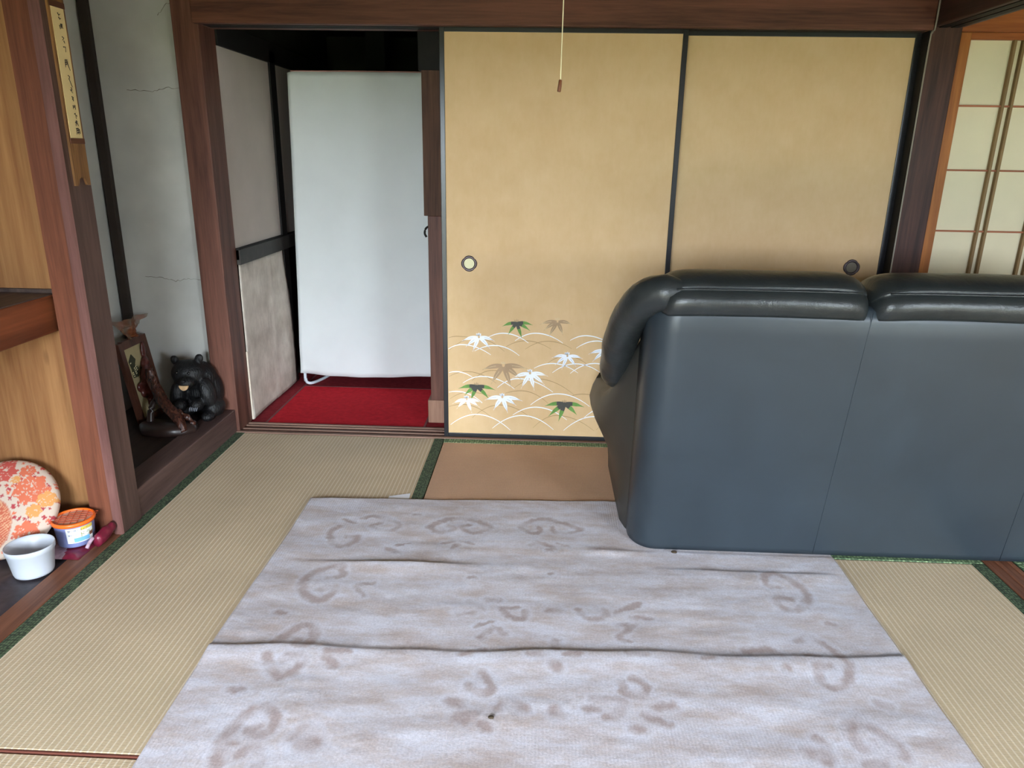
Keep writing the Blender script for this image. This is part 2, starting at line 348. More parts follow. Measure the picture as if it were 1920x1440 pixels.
def fusuma(name, label, x0, x1, y, z0, z1, hx, hz, cup, fw=0.021, fr=0.021):
    d = sroot(name, label, ((x0+x1)/2, y+0.013, z0))
    box('paper_panel', x0+0.004, x1-0.004, y+0.003, y+0.024, z0+0.006, z1-0.006, GOLD, d, 0)
    for a, b_ in ((x0, x0+fw), (x1-fr, x1)): box('frame_stile', a, b_, y-0.002, y+0.027, z0, z1, BLACKLAC, d, 0.002)
    for a, b_ in ((z0, z0+0.020), (z1-0.020, z1)): box('frame_rail', x0+fw, x1-fw, y-0.001, y+0.026, a, b_, BLACKLAC, d, 0.002)
    # four-lobed finger pull with a sunken cup
    bm = bmesh.new(); n = 64; ro = []
    for k in range(n):
        a = 2*math.pi*k/n; r = 0.0315+0.0035*abs(math.cos(2*a))**0.6
        ro.append((math.cos(a), math.sin(a), r))
    def rg(f, dy): return [Vector((hx+c*f(r), y+dy, hz+s*f(r))) for c, s, r in ro]
    loft(bm, [rg(lambda r: r, 0.003), rg(lambda r: r, -0.001), rg(lambda r: r-0.003, -0.0035), rg(lambda r: 0.026, -0.0035), rg(lambda r: 0.0232, -0.001), rg(lambda r: 0.0225, 0.0025)], cap=False)
    h = from_bm('finger_pull', bm, RINGM, d, True)
    bm = bmesh.new(); lathe(bm, [(0.0228, 0.0), (0.0225, -0.0008)], (0, 0, 0), 32)
    for v in bm.verts: v.co = Vector((hx+v.co.x, y+0.0022+v.co.z, hz+v.co.y))
    from_bm('pull_cup', bm, cup, h)
    return d
d1 = fusuma('door_1', 'gold-beige paper sliding door with printed leaves and arcs', -0.440, 0.556, 3.2035, 0.001, 1.765, -0.320, 0.818, CUP)
d2 = fusuma('door_2', 'plain gold-beige paper sliding door behind the sofa', 0.512, 1.487, 3.2455, 0.001, 1.765, 1.347, 0.831, CUPD, 0.021, 0.028)
MOTIFS=[
('w', (-0.2764, 0.4871), [(-0.3558, 0.4659), (-0.3372, 0.4388), (-0.3052, 0.4171), (-0.2241, 0.4329), (-0.2041, 0.4698)]),
('g', (-0.1063, 0.5556), [(-0.1711, 0.5397), (-0.1445, 0.5024), (-0.0814, 0.4854), (-0.0451, 0.5214), (-0.0337, 0.5483)]),
('b', (0.0768, 0.5678), [(-0.0029, 0.5521), (0.0144, 0.5239), (0.0392, 0.4968), (0.1029, 0.5057), (0.1429, 0.5542)]),
('b', (-0.1639, 0.3568), [(-0.2633, 0.3328), (-0.2209, 0.2645), (-0.1256, 0.2495), (-0.0828, 0.2926), (-0.0517, 0.3429)]),
('o', (-0.0411, 0.3231), [(-0.1238, 0.2967), (-0.0819, 0.247), (-0.0197, 0.2401), (0.0283, 0.2674), (0.0423, 0.3105)]),
('w', (0.1261, 0.4094), [(0.0548, 0.3985), (0.0711, 0.3643), (0.1022, 0.3446), (0.1685, 0.3586), (0.197, 0.3982)]),
('g', (-0.2863, 0.2529), [(-0.3715, 0.2396), (-0.3432, 0.209), (-0.3137, 0.1859), (-0.2292, 0.1938), (-0.1996, 0.237)]),
('o', (-0.3329, 0.188), [(-0.4006, 0.1641), (-0.38, 0.14), (-0.3086, 0.1212), (-0.2721, 0.1499), (-0.2602, 0.1722)]),
('w', (-0.1673, 0.2038), [(-0.2499, 0.1867), (-0.2081, 0.1386), (-0.1404, 0.1253), (-0.101, 0.1638), (-0.0725, 0.1876)]),
('g', (0.1219, 0.1799), [(0.0296, 0.1662), (0.0477, 0.1146), (0.0966, 0.0924), (0.1807, 0.127), (0.2135, 0.1663)])]
WARCS=[((-0.416, 0.4278), (-0.3523, 0.4504), (-0.2218, 0.4052)), ((-0.2966, 0.4215), (-0.2029, 0.4501), (-0.092, 0.405)), ((-0.2385, 0.4855), (-0.1632, 0.5081), (-0.0518, 0.4655)), ((-0.1124, 0.4743), (-0.0178, 0.5118), (0.1038, 0.4686)), ((0.1358, 0.4823), (0.2072, 0.5063), (0.3188, 0.4691)), ((0.1648, 0.4469), (0.2582, 0.4829), (0.3595, 0.4546)), ((-0.0238, 0.3474), (0.0617, 0.3725), (0.1772, 0.3303)), ((0.0606, 0.3286), (0.1678, 0.3738), (0.2756, 0.3373)), ((0.1419, 0.3272), (0.2534, 0.3778), (0.3717, 0.3347)), ((-0.4147, 0.3152), (-0.3812, 0.3215), (-0.3068, 0.2969)), ((-0.3507, 0.2672), (-0.2581, 0.302), (-0.1112, 0.245)), ((-0.1909, 0.2492), (-0.0941, 0.296), (0.0661, 0.2351)), ((-0.4157, 0.221), (-0.3768, 0.2259), (-0.2602, 0.1738)), ((-0.036, 0.1696), (0.092, 0.2278), (0.238, 0.1698)), ((-0.1169, 0.1178), (-0.0089, 0.1595), (0.1352, 0.1008)), ((-0.4095, 0.0603), (-0.2835, 0.1154), (-0.1261, 0.0397)), ((-0.2126, 0.0481), (-0.0701, 0.1165), (0.0746, 0.05)), ((0.1216, 0.0476), (0.266, 0.1214), (0.4143, 0.0542)), ((0.2099, 0.1086), (0.305, 0.1636), (0.4314, 0.11))]
BARCS=[((-0.4155, 0.4799), (-0.3749, 0.4882), (-0.3269, 0.4858)), ((-0.411, 0.4237), (-0.289, 0.4816), (-0.1596, 0.4226)), ((-0.1624, 0.4382), (-0.0621, 0.4756), (0.052, 0.4387)), ((-0.0663, 0.4355), (0.0383, 0.4762), (0.1448, 0.4437)), ((0.0315, 0.3674), (0.1235, 0.4093), (0.2448, 0.347)), ((-0.4149, 0.2965), (-0.3299, 0.3229), (-0.1963, 0.2705)), ((-0.3094, 0.278), (-0.2122, 0.3316), (-0.1406, 0.3282)), ((-0.4108, 0.1884), (-0.3198, 0.2238), (-0.2216, 0.2077)), ((-0.1138, 0.2487), (-0.0073, 0.2974), (0.1638, 0.2245)), ((-0.1546, 0.2232), (-0.0776, 0.2374), (0.0473, 0.1776)), ((-0.4164, 0.1499), (-0.3512, 0.1629), (-0.2209, 0.1063)), ((-0.307, 0.098), (-0.1746, 0.1654), (-0.0256, 0.0985)), ((0.1386, 0.2129), (0.2045, 0.2295), (0.3128, 0.21)), ((-0.0219, 0.0559), (0.0905, 0.1214), (0.2644, 0.0494)), ((0.2745, 0.0553), (0.3694, 0.1136), (0.4912, 0.0622))]
RUG=[(13,[(-0.375,2.308),(-0.334,2.361),(-0.271,2.385),(-0.204,2.365),(-0.157,2.324)]),(11,[(-0.369,2.303),(-0.339,2.278),(-0.308,2.286),(-0.284,2.309),(-0.308,2.329)]),(11,[(-0.162,2.318),(-0.202,2.283),(-0.24,2.291),(-0.264,2.322),(-0.239,2.334)]),(11,[(-0.056,2.336),(-0.009,2.387),(0.04,2.403),(0.106,2.376),(0.163,2.336)]),(9,[(-0.05,2.326),(-0.012,2.291),(0.019,2.309),(0.014,2.341)]),(9,[(0.158,2.33),(0.114,2.305),(0.067,2.312),(0.062,2.345)]),(10,[(-0.624,2.358),(-0.59,2.377),(-0.531,2.359),(-0.484,2.317),(-0.504,2.283),(-0.552,2.279),(-0.58,2.31),(-0.557,2.328)]),(12,[(-0.694,2.291),(-0.715,2.251),(-0.692,2.19),(-0.649,2.163),(-0.616,2.196),(-0.612,2.232),(-0.644,2.225)]),(9,[(-0.686,2.342),(-0.648,2.322)]),(11,[(-0.494,2.154),(-0.454,2.133)]),(6,[(-0.463,2.181),(-0.425,2.194)]),(6,[(-0.313,2.207),(-0.274,2.22)]),(10,[(-0.274,2.175),(-0.261,2.2)]),(7,[(-0.254,2.226),(-0.21,2.204)]),(9,[(-0.016,2.208),(0.015,2.23),(0.066,2.198),(0.045,2.182)]),(7,[(0.076,2.234),(0.117,2.212)]),(14,[(-0.614,2.034),(-0.656,2.026),(-0.701,1.984),(-0.706,1.924),(-0.679,1.87),(-0.632,1.85),(-0.606,1.883),(-0.606,1.919),(-0.644,1.904)]),(11,[(-0.612,2.025),(-0.6,1.982),(-0.639,1.966)]),(8,[(-0.544,1.927),(-0.51,1.881)]),(9,[(-0.537,1.936),(-0.493,1.947)]),(9,[(0.052,2.039),(0.059,2.04)]),(8,[(-0.205,1.996),(-0.186,1.997)]),(8,[(-0.439,2.4),(-0.423,2.401)]),(10,[(-0.19,1.872),(-0.142,1.834)]),(13,[(-0.133,1.88),(-0.106,1.882)]),(10,[(-0.218,1.807),(-0.171,1.814)]),(11,[(-0.09,1.841),(-0.066,1.806),(-0.031,1.794),(-0.019,1.831)]),(8,[(-0.086,1.845),(-0.042,1.852)]),(15,[(0.05,1.843),(0.072,1.841)]),(11,[(0.134,1.848),(0.158,1.806),(0.201,1.813),(0.217,1.846),(0.187,1.863)]),(11,[(0.248,1.848),(0.314,1.89)]),(9,[(0.28,1.821),(0.34,1.822)]),(10,[(0.242,1.784),(0.288,1.783)]),(9,[(0.283,1.779),(0.241,1.729),(0.268,1.711)]),(10,[(-0.14,1.702),(-0.106,1.747),(-0.075,1.726)]),(7,[(-0.157,1.751),(-0.112,1.778)]),(12,[(-0.182,1.626),(-0.131,1.645)]),(11,[(-0.003,1.635),(0.037,1.637)]),(11,[(0.093,1.641),(0.129,1.643)]),(14,[(0.066,1.699),(0.065,1.66)]),(12,[(0.261,1.654),(0.301,1.651)]),(9,[(0.455,1.651),(0.487,1.653)]),(18,[(0.063,1.594),(0.066,1.591)]),(12,[(-0.128,1.559),(-0.098,1.516),(-0.107,1.484),(-0.149,1.497),(-0.154,1.513)]),(11,[(0.231,1.548),(0.234,1.51),(0.27,1.496),(0.292,1.53),(0.259,1.56)]),(14,[(-0.196,1.452),(-0.166,1.444)]),(16,[(-0.175,1.404),(-0.13,1.416),(-0.153,1.391)]),(14,[(-0.078,1.434),(-0.054,1.461),(-0.013,1.438)]),(14,[(-0.117,1.384),(-0.098,1.371)]),(18,[(0.062,1.438),(0.069,1.424)]),(14,[(0.158,1.479),(0.223,1.473),(0.216,1.437),(0.183,1.426)]),(12,[(0.138,1.443),(0.16,1.449)]),(14,[(0.302,1.462),(0.346,1.47)]),(12,[(0.273,1.436),(0.328,1.406)]),(13,[(0.239,1.391),(0.263,1.388)]),(13,[(0.733,2.064),(0.768,2.088),(0.805,2.056),(0.834,2.004),(0.831,1.949),(0.793,1.893),(0.753,1.891),(0.729,1.926),(0.741,1.95),(0.779,1.945)]),(10,[(0.728,2.047),(0.731,2.01),(0.762,2.008)]),(10,[(0.847,1.829),(0.861,1.823)]),(13,[(0.736,1.744),(0.773,1.76),(0.803,1.73),(0.824,1.681),(0.834,1.646),(0.816,1.599),(0.774,1.559),(0.746,1.573),(0.741,1.612),(0.754,1.635),(0.781,1.637)]),(12,[(0.739,1.682),(0.769,1.678)]),(13,[(0.576,1.69),(0.638,1.7),(0.669,1.672)]),(13,[(0.664,1.624),(0.668,1.624)]),(16,[(0.743,1.422),(0.774,1.447),(0.803,1.426),(0.828,1.382),(0.84,1.344)]),(13,[(0.745,1.408),(0.747,1.373),(0.769,1.361),(0.788,1.375)]),(12,[(0.853,1.511),(0.875,1.497)]),(18,[(0.626,1.34),(0.663,1.342),(0.66,1.317)]),(12,[(0.659,1.385),(0.678,1.364)]),(13,[(0.749,1.314),(0.786,1.324)]),(14,[(-0.692,1.641),(-0.679,1.673),(-0.651,1.715),(-0.621,1.724),(-0.6,1.685),(-0.603,1.64),(-0.634,1.638),(-0.633,1.657)]),(14,[(-0.694,1.592),(-0.67,1.546),(-0.636,1.515),(-0.606,1.539),(-0.598,1.586),(-0.638,1.589),(-0.646,1.577)]),(11,[(-0.734,1.782),(-0.715,1.776)]),(11,[(-0.543,1.613),(-0.484,1.617)]),(14,[(-0.54,1.59),(-0.509,1.562)]),(15,[(-0.692,1.292),(-0.682,1.341),(-0.659,1.39),(-0.63,1.406),(-0.597,1.374),(-0.594,1.337),(-0.622,1.322),(-0.641,1.335),(-0.628,1.345)]),(14,[(-0.731,1.461),(-0.717,1.462)]),(12,[(-0.7,1.296),(-0.662,1.293)]),(16,[(-0.675,1.238),(-0.684,1.267)]),(15,[(-0.639,1.261),(-0.616,1.279),(-0.59,1.264),(-0.586,1.235)]),(16,[(-0.534,1.314),(-0.519,1.342),(-0.496,1.343)]),(22,[(-0.515,1.298),(-0.484,1.304)])]
YF = 3.2064
def flat_strip(bm, pts, widths, y, mi=0):
    L_ = []; R2 = []
    for k, p in enumerate(pts):
        a, b_ = pts[max(k-1, 0)], pts[min(k+1, len(pts)-1)]; dx, dz = b_[0]-a[0], b_[1]-a[1]; l = math.hypot(dx, dz) or 1
        nx, nz = -dz/l*widths[k], dx/l*widths[k]
        L_.append(bm.verts.new((p[0]+nx, y, p[1]+nz))); R2.append(bm.verts.new((p[0]-nx, y, p[1]-nz)))
    for k in range(len(pts)-1):
        f = bm.faces.new((L_[k], L_[k+1], R2[k+1], R2[k])); f.material_index = mi
def arc_pts(a, m, b_, n=22):
    # circle-like arc through start, apex and end
    out = []
    for k in range(n+1):
        t = k/n
        if t < 0.5: u = 1-2*t; x = m[0]+(a[0]-m[0])*u; z = m[1]+(a[1]-m[1])*u*u
        else: u = 2*t-1; x = m[0]+(b_[0]-m[0])*u; z = m[1]+(b_[1]-m[1])*u*u
        out.append((x, z))
    return out
def clipx(P, W_): 
    Q = [(p, w) for p, w in zip(P, W_) if -0.418 <= p[0] <= 0.534]
    return [q[0] for q in Q], [q[1] for q in Q]
for arcs, mat, wmax, yy, nm in ((BARCS, ARCB, 0.0014, YF-0.0001, 'brown_arc'), (WARCS, LEAFW, 0.0024, YF-0.0003, 'white_arc')):
    for a in arcs:
        P = arc_pts(*a); Wd = [wmax*(0.35+0.65*math.sin(math.pi*min(1, max(0, (k+0.5)/(len(P)))))) for k in range(len(P))]
        P, Wd = clipx(P, Wd)
        if len(P) < 3: continue
        bm = bmesh.new(); flat_strip(bm, P, Wd, yy); from_bm(nm, bm, mat, d1)
def leaf(bm, c, tip, wid, y, base_mi, body_mi, vein_mi, dark_to=0.0):
    dx, dz = tip[0]-c[0], tip[1]-c[1]; l = math.hypot(dx, dz); ux, uz = dx/l, dz/l
    n = 10; b0 = 0.0 if dark_to else 0.06
    pts = [(c[0]+ux*l*(b0+(1-b0)*k/n), c[1]+uz*l*(b0+(1-b0)*k/n)-0.006*math.sin(math.pi*k/n)*abs(ux)*-1) for k in range(n+1)]
    wb_ = 0.62 if dark_to else 0.30
    ws = [wid*(wb_+(1-wb_)*math.sin(math.pi*min(1, (k/n)*1.05+0.12)**0.9)) *min(1.0, (1-k/n)*2.7) if k < n else 0.0003 for k in range(n+1)]
    k0 = int(round(n*dark_to))
    if k0 > 0: flat_strip(bm, pts[:k0+1], ws[:k0+1], y, base_mi)
    flat_strip(bm, pts[k0:], ws[k0:], y, body_mi)
    if vein_mi is not None: flat_strip(bm, pts[3:-1], [0.0008]*(len(pts)-4), y-0.0004, vein_mi)
extra = [('w', (0.30, 0.44), [(0.22, 0.42), (0.24, 0.385), (0.28, 0.365), (0.345, 0.385), (0.375, 0.425)]), ('b', (0.42, 0.30), [(0.33, 0.28), (0.37, 0.225), (0.43, 0.205), (0.48, 0.245), (0.51, 0.285)])]
for i, (k, c, tips) in enumerate(MOTIFS+extra):
    bm = bmesh.new(); y = YF-0.0005-0.0004*(i % 3)
    mats = {'w': [LEAFW, LEAFW, VEINB], 'g': [LEAFD, LEAFG, None], 'b': [LEAFB, LEAFB, VEIN], 'o': [LEAFW, LEAFW, VEIN]}[k]
    size = max(math.hypot(t[0]-c[0], t[1]-c[1]) for t in tips)
    for ti, t in enumerate(tips):
        leaf(bm, c, t, size*0.100, y-0.00006*ti, 0, 1, 2 if mats[2] else None, 0.35 if k == 'g' else 0.0)
    # little blossom of fine strokes above the leaves
    for q in range(7):
        a = math.radians(35+q*18+(q*37 % 11)); r0, r1 = 0.004, 0.012+0.006*((q*53) % 7)/7
        flat_strip(bm, [(c[0]+math.cos(a)*r0, c[1]+0.004+math.sin(a)*r0), (c[0]+math.cos(a)*r1, c[1]+0.004+math.sin(a)*r1)], [0.0007 if k in 'gb' else 0.0014, 0.0011 if k in 'gb' else 0.0024], y-0.0005, 2 if k in 'gb' else 0)
    from_bm('leaf_motif', bm, [m for m in (mats if mats[2] else mats[:2]+[LEAFB])], d1)

# ---------------------------------------------------------------- paper screen door (shoji) of the next room
sj = sroot('door_3', 'amber-framed paper screen door with double bars', (2.06, 3.235, 0.0))
PAPER = plain('shoji_paper', (226, 216, 184), 0.9, 0.05, 0.03, 6)
for a, b_ in ((1.612, 1.664), (2.462, 2.514)): box('stile', a, b_, 3.222, 3.252, 0.002, 1.764, SHOJIZ, sj, 0.002)
for a, b_ in ((0.002, 0.06), (1.738, 1.764)): box('rail', 1.664, 2.462, 3.223, 3.251, a, b_, SHOJIX, sj, 0.002)
BARV = wood('shaded_bar_vertical', (116, 92, 58), (146, 118, 78), 'z', 0.6)  # darker uprights: their shading is put into the colour
BARH = wood('red_bar_horizontal', (146, 86, 58), (172, 108, 76), 'x', 0.6)
vb = [1.840, 1.874, 2.038, 2.072, 2.246, 2.280]
for x in vb: box('upright_bar', x-0.0055, x+0.0055, 3.226, 3.244, 0.06, 1.738, BARV, sj, 0.001)
hz_ = [0.25, 0.50, 0.747, 0.996, 1.244, 1.494]
for z in hz_: box('cross_bar', 1.664, 2.462, 3.231, 3.243, z-0.0035, z+0.0035, BARH, sj, 0.0005)
xs = [1.664]+vb+[2.462]; zs = [0.06]+hz_+[1.738]
for i in range(len(xs)-1):
    for j in range(len(zs)-1):
        box('paper_pane', xs[i], xs[i+1], 3.2435, 3.2445, zs[j], zs[j+1], PAPER, sj, 0)
# cable clipped along the post and up over the lintel
CABLE = plain('grey_cable', (150, 144, 130), 0.5)
bm = bmesh.new(); tube(bm, catmull([(1.4855, 3.181, 0.02), (1.4855, 3.181, 0.6), (1.4855, 3.181, 1.2), (1.4855, 3.181, 1.70), (1.4865, 3.172, 1.755), (1.489, 3.16, 1.79), (1.489, 3.159, 2.05), (1.489, 3.159, 2.30)], 6), 0.0032, 8)
tag(from_bm('wall_cable', bm, CABLE, None, True), 'thin grey cable running up the edge of the dark post', 'cable')

# ---------------------------------------------------------------- corridor behind the open doorway
st(box('floor_corridor', -1.6, 1.6, 3.325, 5.2, -0.12, -0.012, SUB, bev=0), 'corridor floor')
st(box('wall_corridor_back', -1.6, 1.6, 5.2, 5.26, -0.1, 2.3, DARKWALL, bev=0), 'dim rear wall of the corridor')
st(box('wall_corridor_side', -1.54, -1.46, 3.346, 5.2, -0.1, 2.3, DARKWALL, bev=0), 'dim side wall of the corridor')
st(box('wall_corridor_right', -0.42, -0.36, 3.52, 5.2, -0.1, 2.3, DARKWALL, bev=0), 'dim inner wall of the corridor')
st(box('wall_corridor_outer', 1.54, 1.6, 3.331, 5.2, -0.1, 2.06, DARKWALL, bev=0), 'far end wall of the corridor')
st(box('ceiling_corridor', -1.6, 1.6, 3.325, 5.2, 2.0, 2.06, BLACKW, bev=0), 'black corridor ceiling')
st(box('trim_14', -1.10, -0.98, 4.75, 4.87, -0.01, 2.0, BLACKW, bev=0.004), 'black corridor post')
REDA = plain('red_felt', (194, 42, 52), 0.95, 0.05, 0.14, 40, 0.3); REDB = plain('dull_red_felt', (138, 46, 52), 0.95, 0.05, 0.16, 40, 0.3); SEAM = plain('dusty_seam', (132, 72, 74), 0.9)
tag(box('red_carpet', -1.335, -0.560, 3.326, 3.925, -0.011, -0.003, REDA, bev=0.002), 'bright red felt carpet just inside the doorway', 'carpet', 'red carpet pieces in the corridor')
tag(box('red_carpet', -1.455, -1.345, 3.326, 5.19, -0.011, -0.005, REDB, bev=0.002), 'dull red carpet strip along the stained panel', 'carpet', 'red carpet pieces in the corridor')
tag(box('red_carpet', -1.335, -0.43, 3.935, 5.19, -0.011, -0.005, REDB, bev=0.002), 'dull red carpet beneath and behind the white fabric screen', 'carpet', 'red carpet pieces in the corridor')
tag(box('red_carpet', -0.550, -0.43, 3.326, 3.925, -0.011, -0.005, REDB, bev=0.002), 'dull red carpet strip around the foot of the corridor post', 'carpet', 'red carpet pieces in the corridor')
cf = box('floor_seam', -1.345, -1.335, 3.326, 5.19, -0.0115, -0.0028, SEAM, bev=0); st(cf, 'dusty seam between carpet pieces')
st(box('floor_seam', -1.335, -0.43, 3.925, 3.935, -0.0115, -0.0025, SEAM, bev=0), 'dusty seam across the carpet')
st(box('floor_seam', -0.560, -0.550, 3.326, 3.925, -0.0115, -0.0025, SEAM, bev=0), 'dusty seam beside the post')
# papered partition on the corridor's side
pp = sroot('door_4', 'old papered panel with black rails along the corridor', (-1.43, 3.67, 0.0))
OLDP = plain('aged_white_paper', (196, 184, 174), 0.9, 0.05, 0.06, 4); OLDB = paper_mat('stained_beige_paper', (184, 172, 157), (230, 220, 206))
box('upper_paper', -1.45, -1.418, 3.35, 3.957, 0.845, 1.704, OLDP, pp, 0)
box('upper_paper', -1.45, -1.418, 4.036, 5.0, 0.845, 1.704, OLDP, pp, 0)
box('upright_rail', -1.455, -1.408, 3.957, 4.036, -0.003, 1.76, BLACKW, pp, 0.002)
box('top_rail', -1.455, -1.408, 3.346, 5.0, 1.704, 1.80, BLACKW, pp, 0.002)
GREYRAIL = plain('dark_grey_rail', (58, 54, 50), 0.55, 0.3, 0.2, 20)
box('middle_rail', -1.455, -1.402, 3.346, 3.957, 0.790, 0.845, BLACKW, pp, 0.002)
box('middle_rail', -1.455, -1.398, 3.346, 5.0, 0.768, 0.838, GREYRAIL, pp, 0.002)
# lower board: buckled, peeling paper sheet
bm = bmesh.new(); n1, n2 = 30, 36; g = []
for i in range(n1+1):
    for j in range(n2+1):
        u, v = i/n1, j/n2; y = 3.35+0.60*u + 0.055*(1-v)*u; z = 0.004+0.764*v
        x = -1.412 + 0.010*mnoise.noise(Vector((y*3, z*2.2, 0.4))) + 0.035*max(0, u-0.72)**1.3*math.sin(math.pi*min(1, v*1.05))*2.2 + 0.004*math.exp(-((u-0.55-0.1*v)/0.02)**2)
        if u > 0.97: y += 0.012*mnoise.noise(Vector((z*20, 3, 1)))
        g.append(bm.verts.new((x, y, z)))
for i in range(n1):
    for j in range(n2): bm.faces.new((g[i*(n2+1)+j], g[(i+1)*(n2+1)+j], g[(i+1)*(n2+1)+j+1], g[i*(n2+1)+j+1]))
lo_ = from_bm('lower_sheet', bm, OLDB, pp, True); lo_['label'] = 'stained beige buckled lower sheet'
md = lo_.modifiers.new('thick', 'SOLIDIFY'); md.thickness = 0.003
box('torn_edge', -1.416, -1.408, 3.346, 3.352, 0.004, 0.35, plain('torn_paper_edge', (222, 208, 188), 0.9), pp, 0.001)
# post behind the doors
cp = st(box('trim_15', -0.530, -0.425, 3.40, 3.515, -0.003, 1.004, MIDZ, bev=0.003), 'red-brown corridor post beside the white screen')
cpu = box('upper_board', -0.546, -0.425, 3.395, 3.515, 1.004, 1.62, wood('rough_dark_board', (66, 44, 34), (104, 74, 58), 'z', 0.7), cp, 0.003)
box('foot_block', -0.544, -0.425, 3.392, 3.515, -0.003, 0.115, wood('pale_block', (134, 96, 78), (174, 134, 110), 'z', 0.6, knots=0.6), cp, 0.002)
box('head_block', -0.56, -0.425, 3.40, 3.515, 1.62, 2.0, BLACKW, cp, 0.003)
bm = bmesh.new(); tube(bm, catmull([(-0.530, 3.41, 0.955), (-0.541, 3.405, 0.945), (-0.545, 3.402, 0.925), (-0.537, 3.402, 0.908)], 5), 0.005, 8); from_bm('hook', bm, BLACKW, cp, True)
# white fabric screen on a white tube frame
sc = thing('fabric_screen', 'white fabric screen on a tube frame standing in the doorway', 'screen', (-0.95, 3.97, -0.004))
FAB = plain('white_fabric', (220, 224, 223), 0.85, 0.1, 0.03, 5, 0.1, 0, (1, 1, 1)); TUBEM = plain('white_enamel', (214, 220, 226), 0.35, 0.5, 0.03)
bm = bmesh.new(); n1, n2 = 40, 60; g = []
for i in range(n1+1):
    for j in range(n2+1):
        u, v = i/n1, j/n2
        x = -1.318+0.762*u - 0.045*(1-v)*(1-u*0.7); x += 0.004*math.sin(3*v)*(1-u)
        zb = 0.068 - 0.016*math.sin(math.pi*min(1, u*1.15)); z = zb + (1.664-zb)*v
        cr = min(u, 0.06)/0.06
        if v > 0.985: z -= 0.007*(1-cr)**2
        y = 3.948 - 0.006*math.sin(math.pi*u)*math.sin(math.pi*v) + 0.004*mnoise.noise(Vector((u*3, v*5, 2.0)))
        dw = max(0, 0.16-v)*max(0, 0.45-u)
        y += 0.10*dw*math.sin(22*(u*0.9+v*1.6)) + 0.06*max(0, 0.05-v)*math.sin(26*u)
        dw2 = max(0, v-0.93)*max(0, u-0.6); y += 0.25*dw2*math.sin(30*(u+v*3))
        g.append(bm.verts.new((x, y, z)))
for i in range(n1):
    for j in range(n2): bm.faces.new((g[i*(n2+1)+j], g[(i+1)*(n2+1)+j], g[(i+1)*(n2+1)+j+1], g[i*(n2+1)+j+1]))
fo = from_bm('fabric_panel', bm, FAB, sc, True); fo.modifiers.new('thick', 'SOLIDIFY').thickness = 0.002
REDHEM = plain('pinkish_hem', (196, 140, 132), 0.8)
bm = bmesh.new(); tube(bm, [(-1.300, 3.9465, 1.6655), (-1.0, 3.943, 1.667), (-0.7, 3.944, 1.667), (-0.56, 3.9465, 1.6665)], 0.0022, 6); from_bm('top_hem', bm, REDHEM, sc)
for s, x in ((-1, -1.343), (1, -0.575)):
    bm = bmesh.new(); tube(bm, catmull([(x+(0.03 if s < 0 else 0), 3.966, 1.64), (x+0.012*(s < 0), 3.966, 0.9), (x, 3.966, 0.10), (x+0.003, 3.962, 0.03), (x+0.02, 3.95, 0.010), (x+0.05, 3.98, 0.006), (x+0.09, 4.12, 0.005), (x+0.10, 4.30, 0.005)] if s < 0 else [(x, 3.966, 1.64), (x, 3.966, 0.9), (x, 3.966, 0.10), (x, 3.962, 0.03), (x-0.01, 3.97, 0.008), (x-0.02, 4.12, 0.005), (x-0.02, 4.30, 0.005)], 6), 0.0085, 10)
    from_bm('tube_leg', bm, TUBEM, sc, True)
bm = bmesh.new(); tube(bm, [(-1.313, 3.966, 1.64), (-0.575, 3.966, 1.64)], 0.0085, 10); from_bm('tube_top', bm, TUBEM, sc, True)
# ---------------------------------------------------------------- rug
RX0, RX1, RY0, RY1 = -0.852, 0.998, 0.78, 2.508
nx, ny = 430, 410
ux = np.linspace(0, 1, nx+1); uy = np.linspace(0, 1, ny+1)
U, V = np.meshgrid(ux, uy, indexing='ij')
X = RX0+(RX1-RX0)*U; Y = RY0+(RY1-RY0)*V
Y = Y + 0.095*U*V                                       # far edge runs a little askew
X = X + 0.004*np.sin(9*V)*(1-U) - 0.012*V*(1-U)
def fbm(x, y, s, seed, oct_=3):
    out = np.zeros_like(x); amp = 1.0; r = np.random.RandomState(seed)
    for _ in range(oct_):
        G = r.rand(64, 64); fx = (x*s) % 64; fy = (y*s) % 64
        i = fx.astype(int); j = fy.astype(int); tx = fx-i; ty = fy-j; tx = tx*tx*(3-2*tx); ty = ty*ty*(3-2*ty)
        i1 = (i+1) % 64; j1 = (j+1) % 64
        out += amp*((G[i % 64, j % 64]*(1-tx)+G[i1, j % 64]*tx)*(1-ty)+(G[i % 64, j1]*(1-tx)+G[i1, j1]*tx)*ty-0.5); amp *= 0.5; s *= 2.1
    return out
def ridge(d, near, far):                                      # soft on the side of the garden, steep on the far side
    return np.where(d < 0, np.exp(-(d/near)**2), np.exp(-(d/far)**2))
yl1 = 1.616+0.0345*(X+0.844)+0.006*np.sin(7*X)+0.004*np.sin(19*X+1)
yl2 = 2.066+0.02*np.sin(4*X+1)*0.4+0.02*np.clip(X-0.2, 0, 1)
Z = 0.0075+0.0015*fbm(X+5, Y+9, 7, 3)+0.0035*fbm(X+3, Y*2.2+4, 4.5, 8)
Z += 0.0085*ridge(Y-yl1, 0.060, 0.013)*(0.75+0.5*fbm(X+1, Y*0+2, 5, 5))
Z += 0.010*ridge(Y-yl2, 0.050, 0.012)*np.exp(-((X+0.45)/0.20)**2)
Z += 0.004*ridge(Y-yl2-0.012, 0.05, 0.012)*np.clip((X-0.35)/0.2, 0, 1)*np.clip((0.98-X)/0.1, 0, 1)
Z += 0.006*ridge(Y-(2.185+0.5*(X-0.27)**2), 0.02, 0.02)*np.exp(-((X-0.25)/0.07)**2)
Z = np.clip(Z, 0.0045, None)
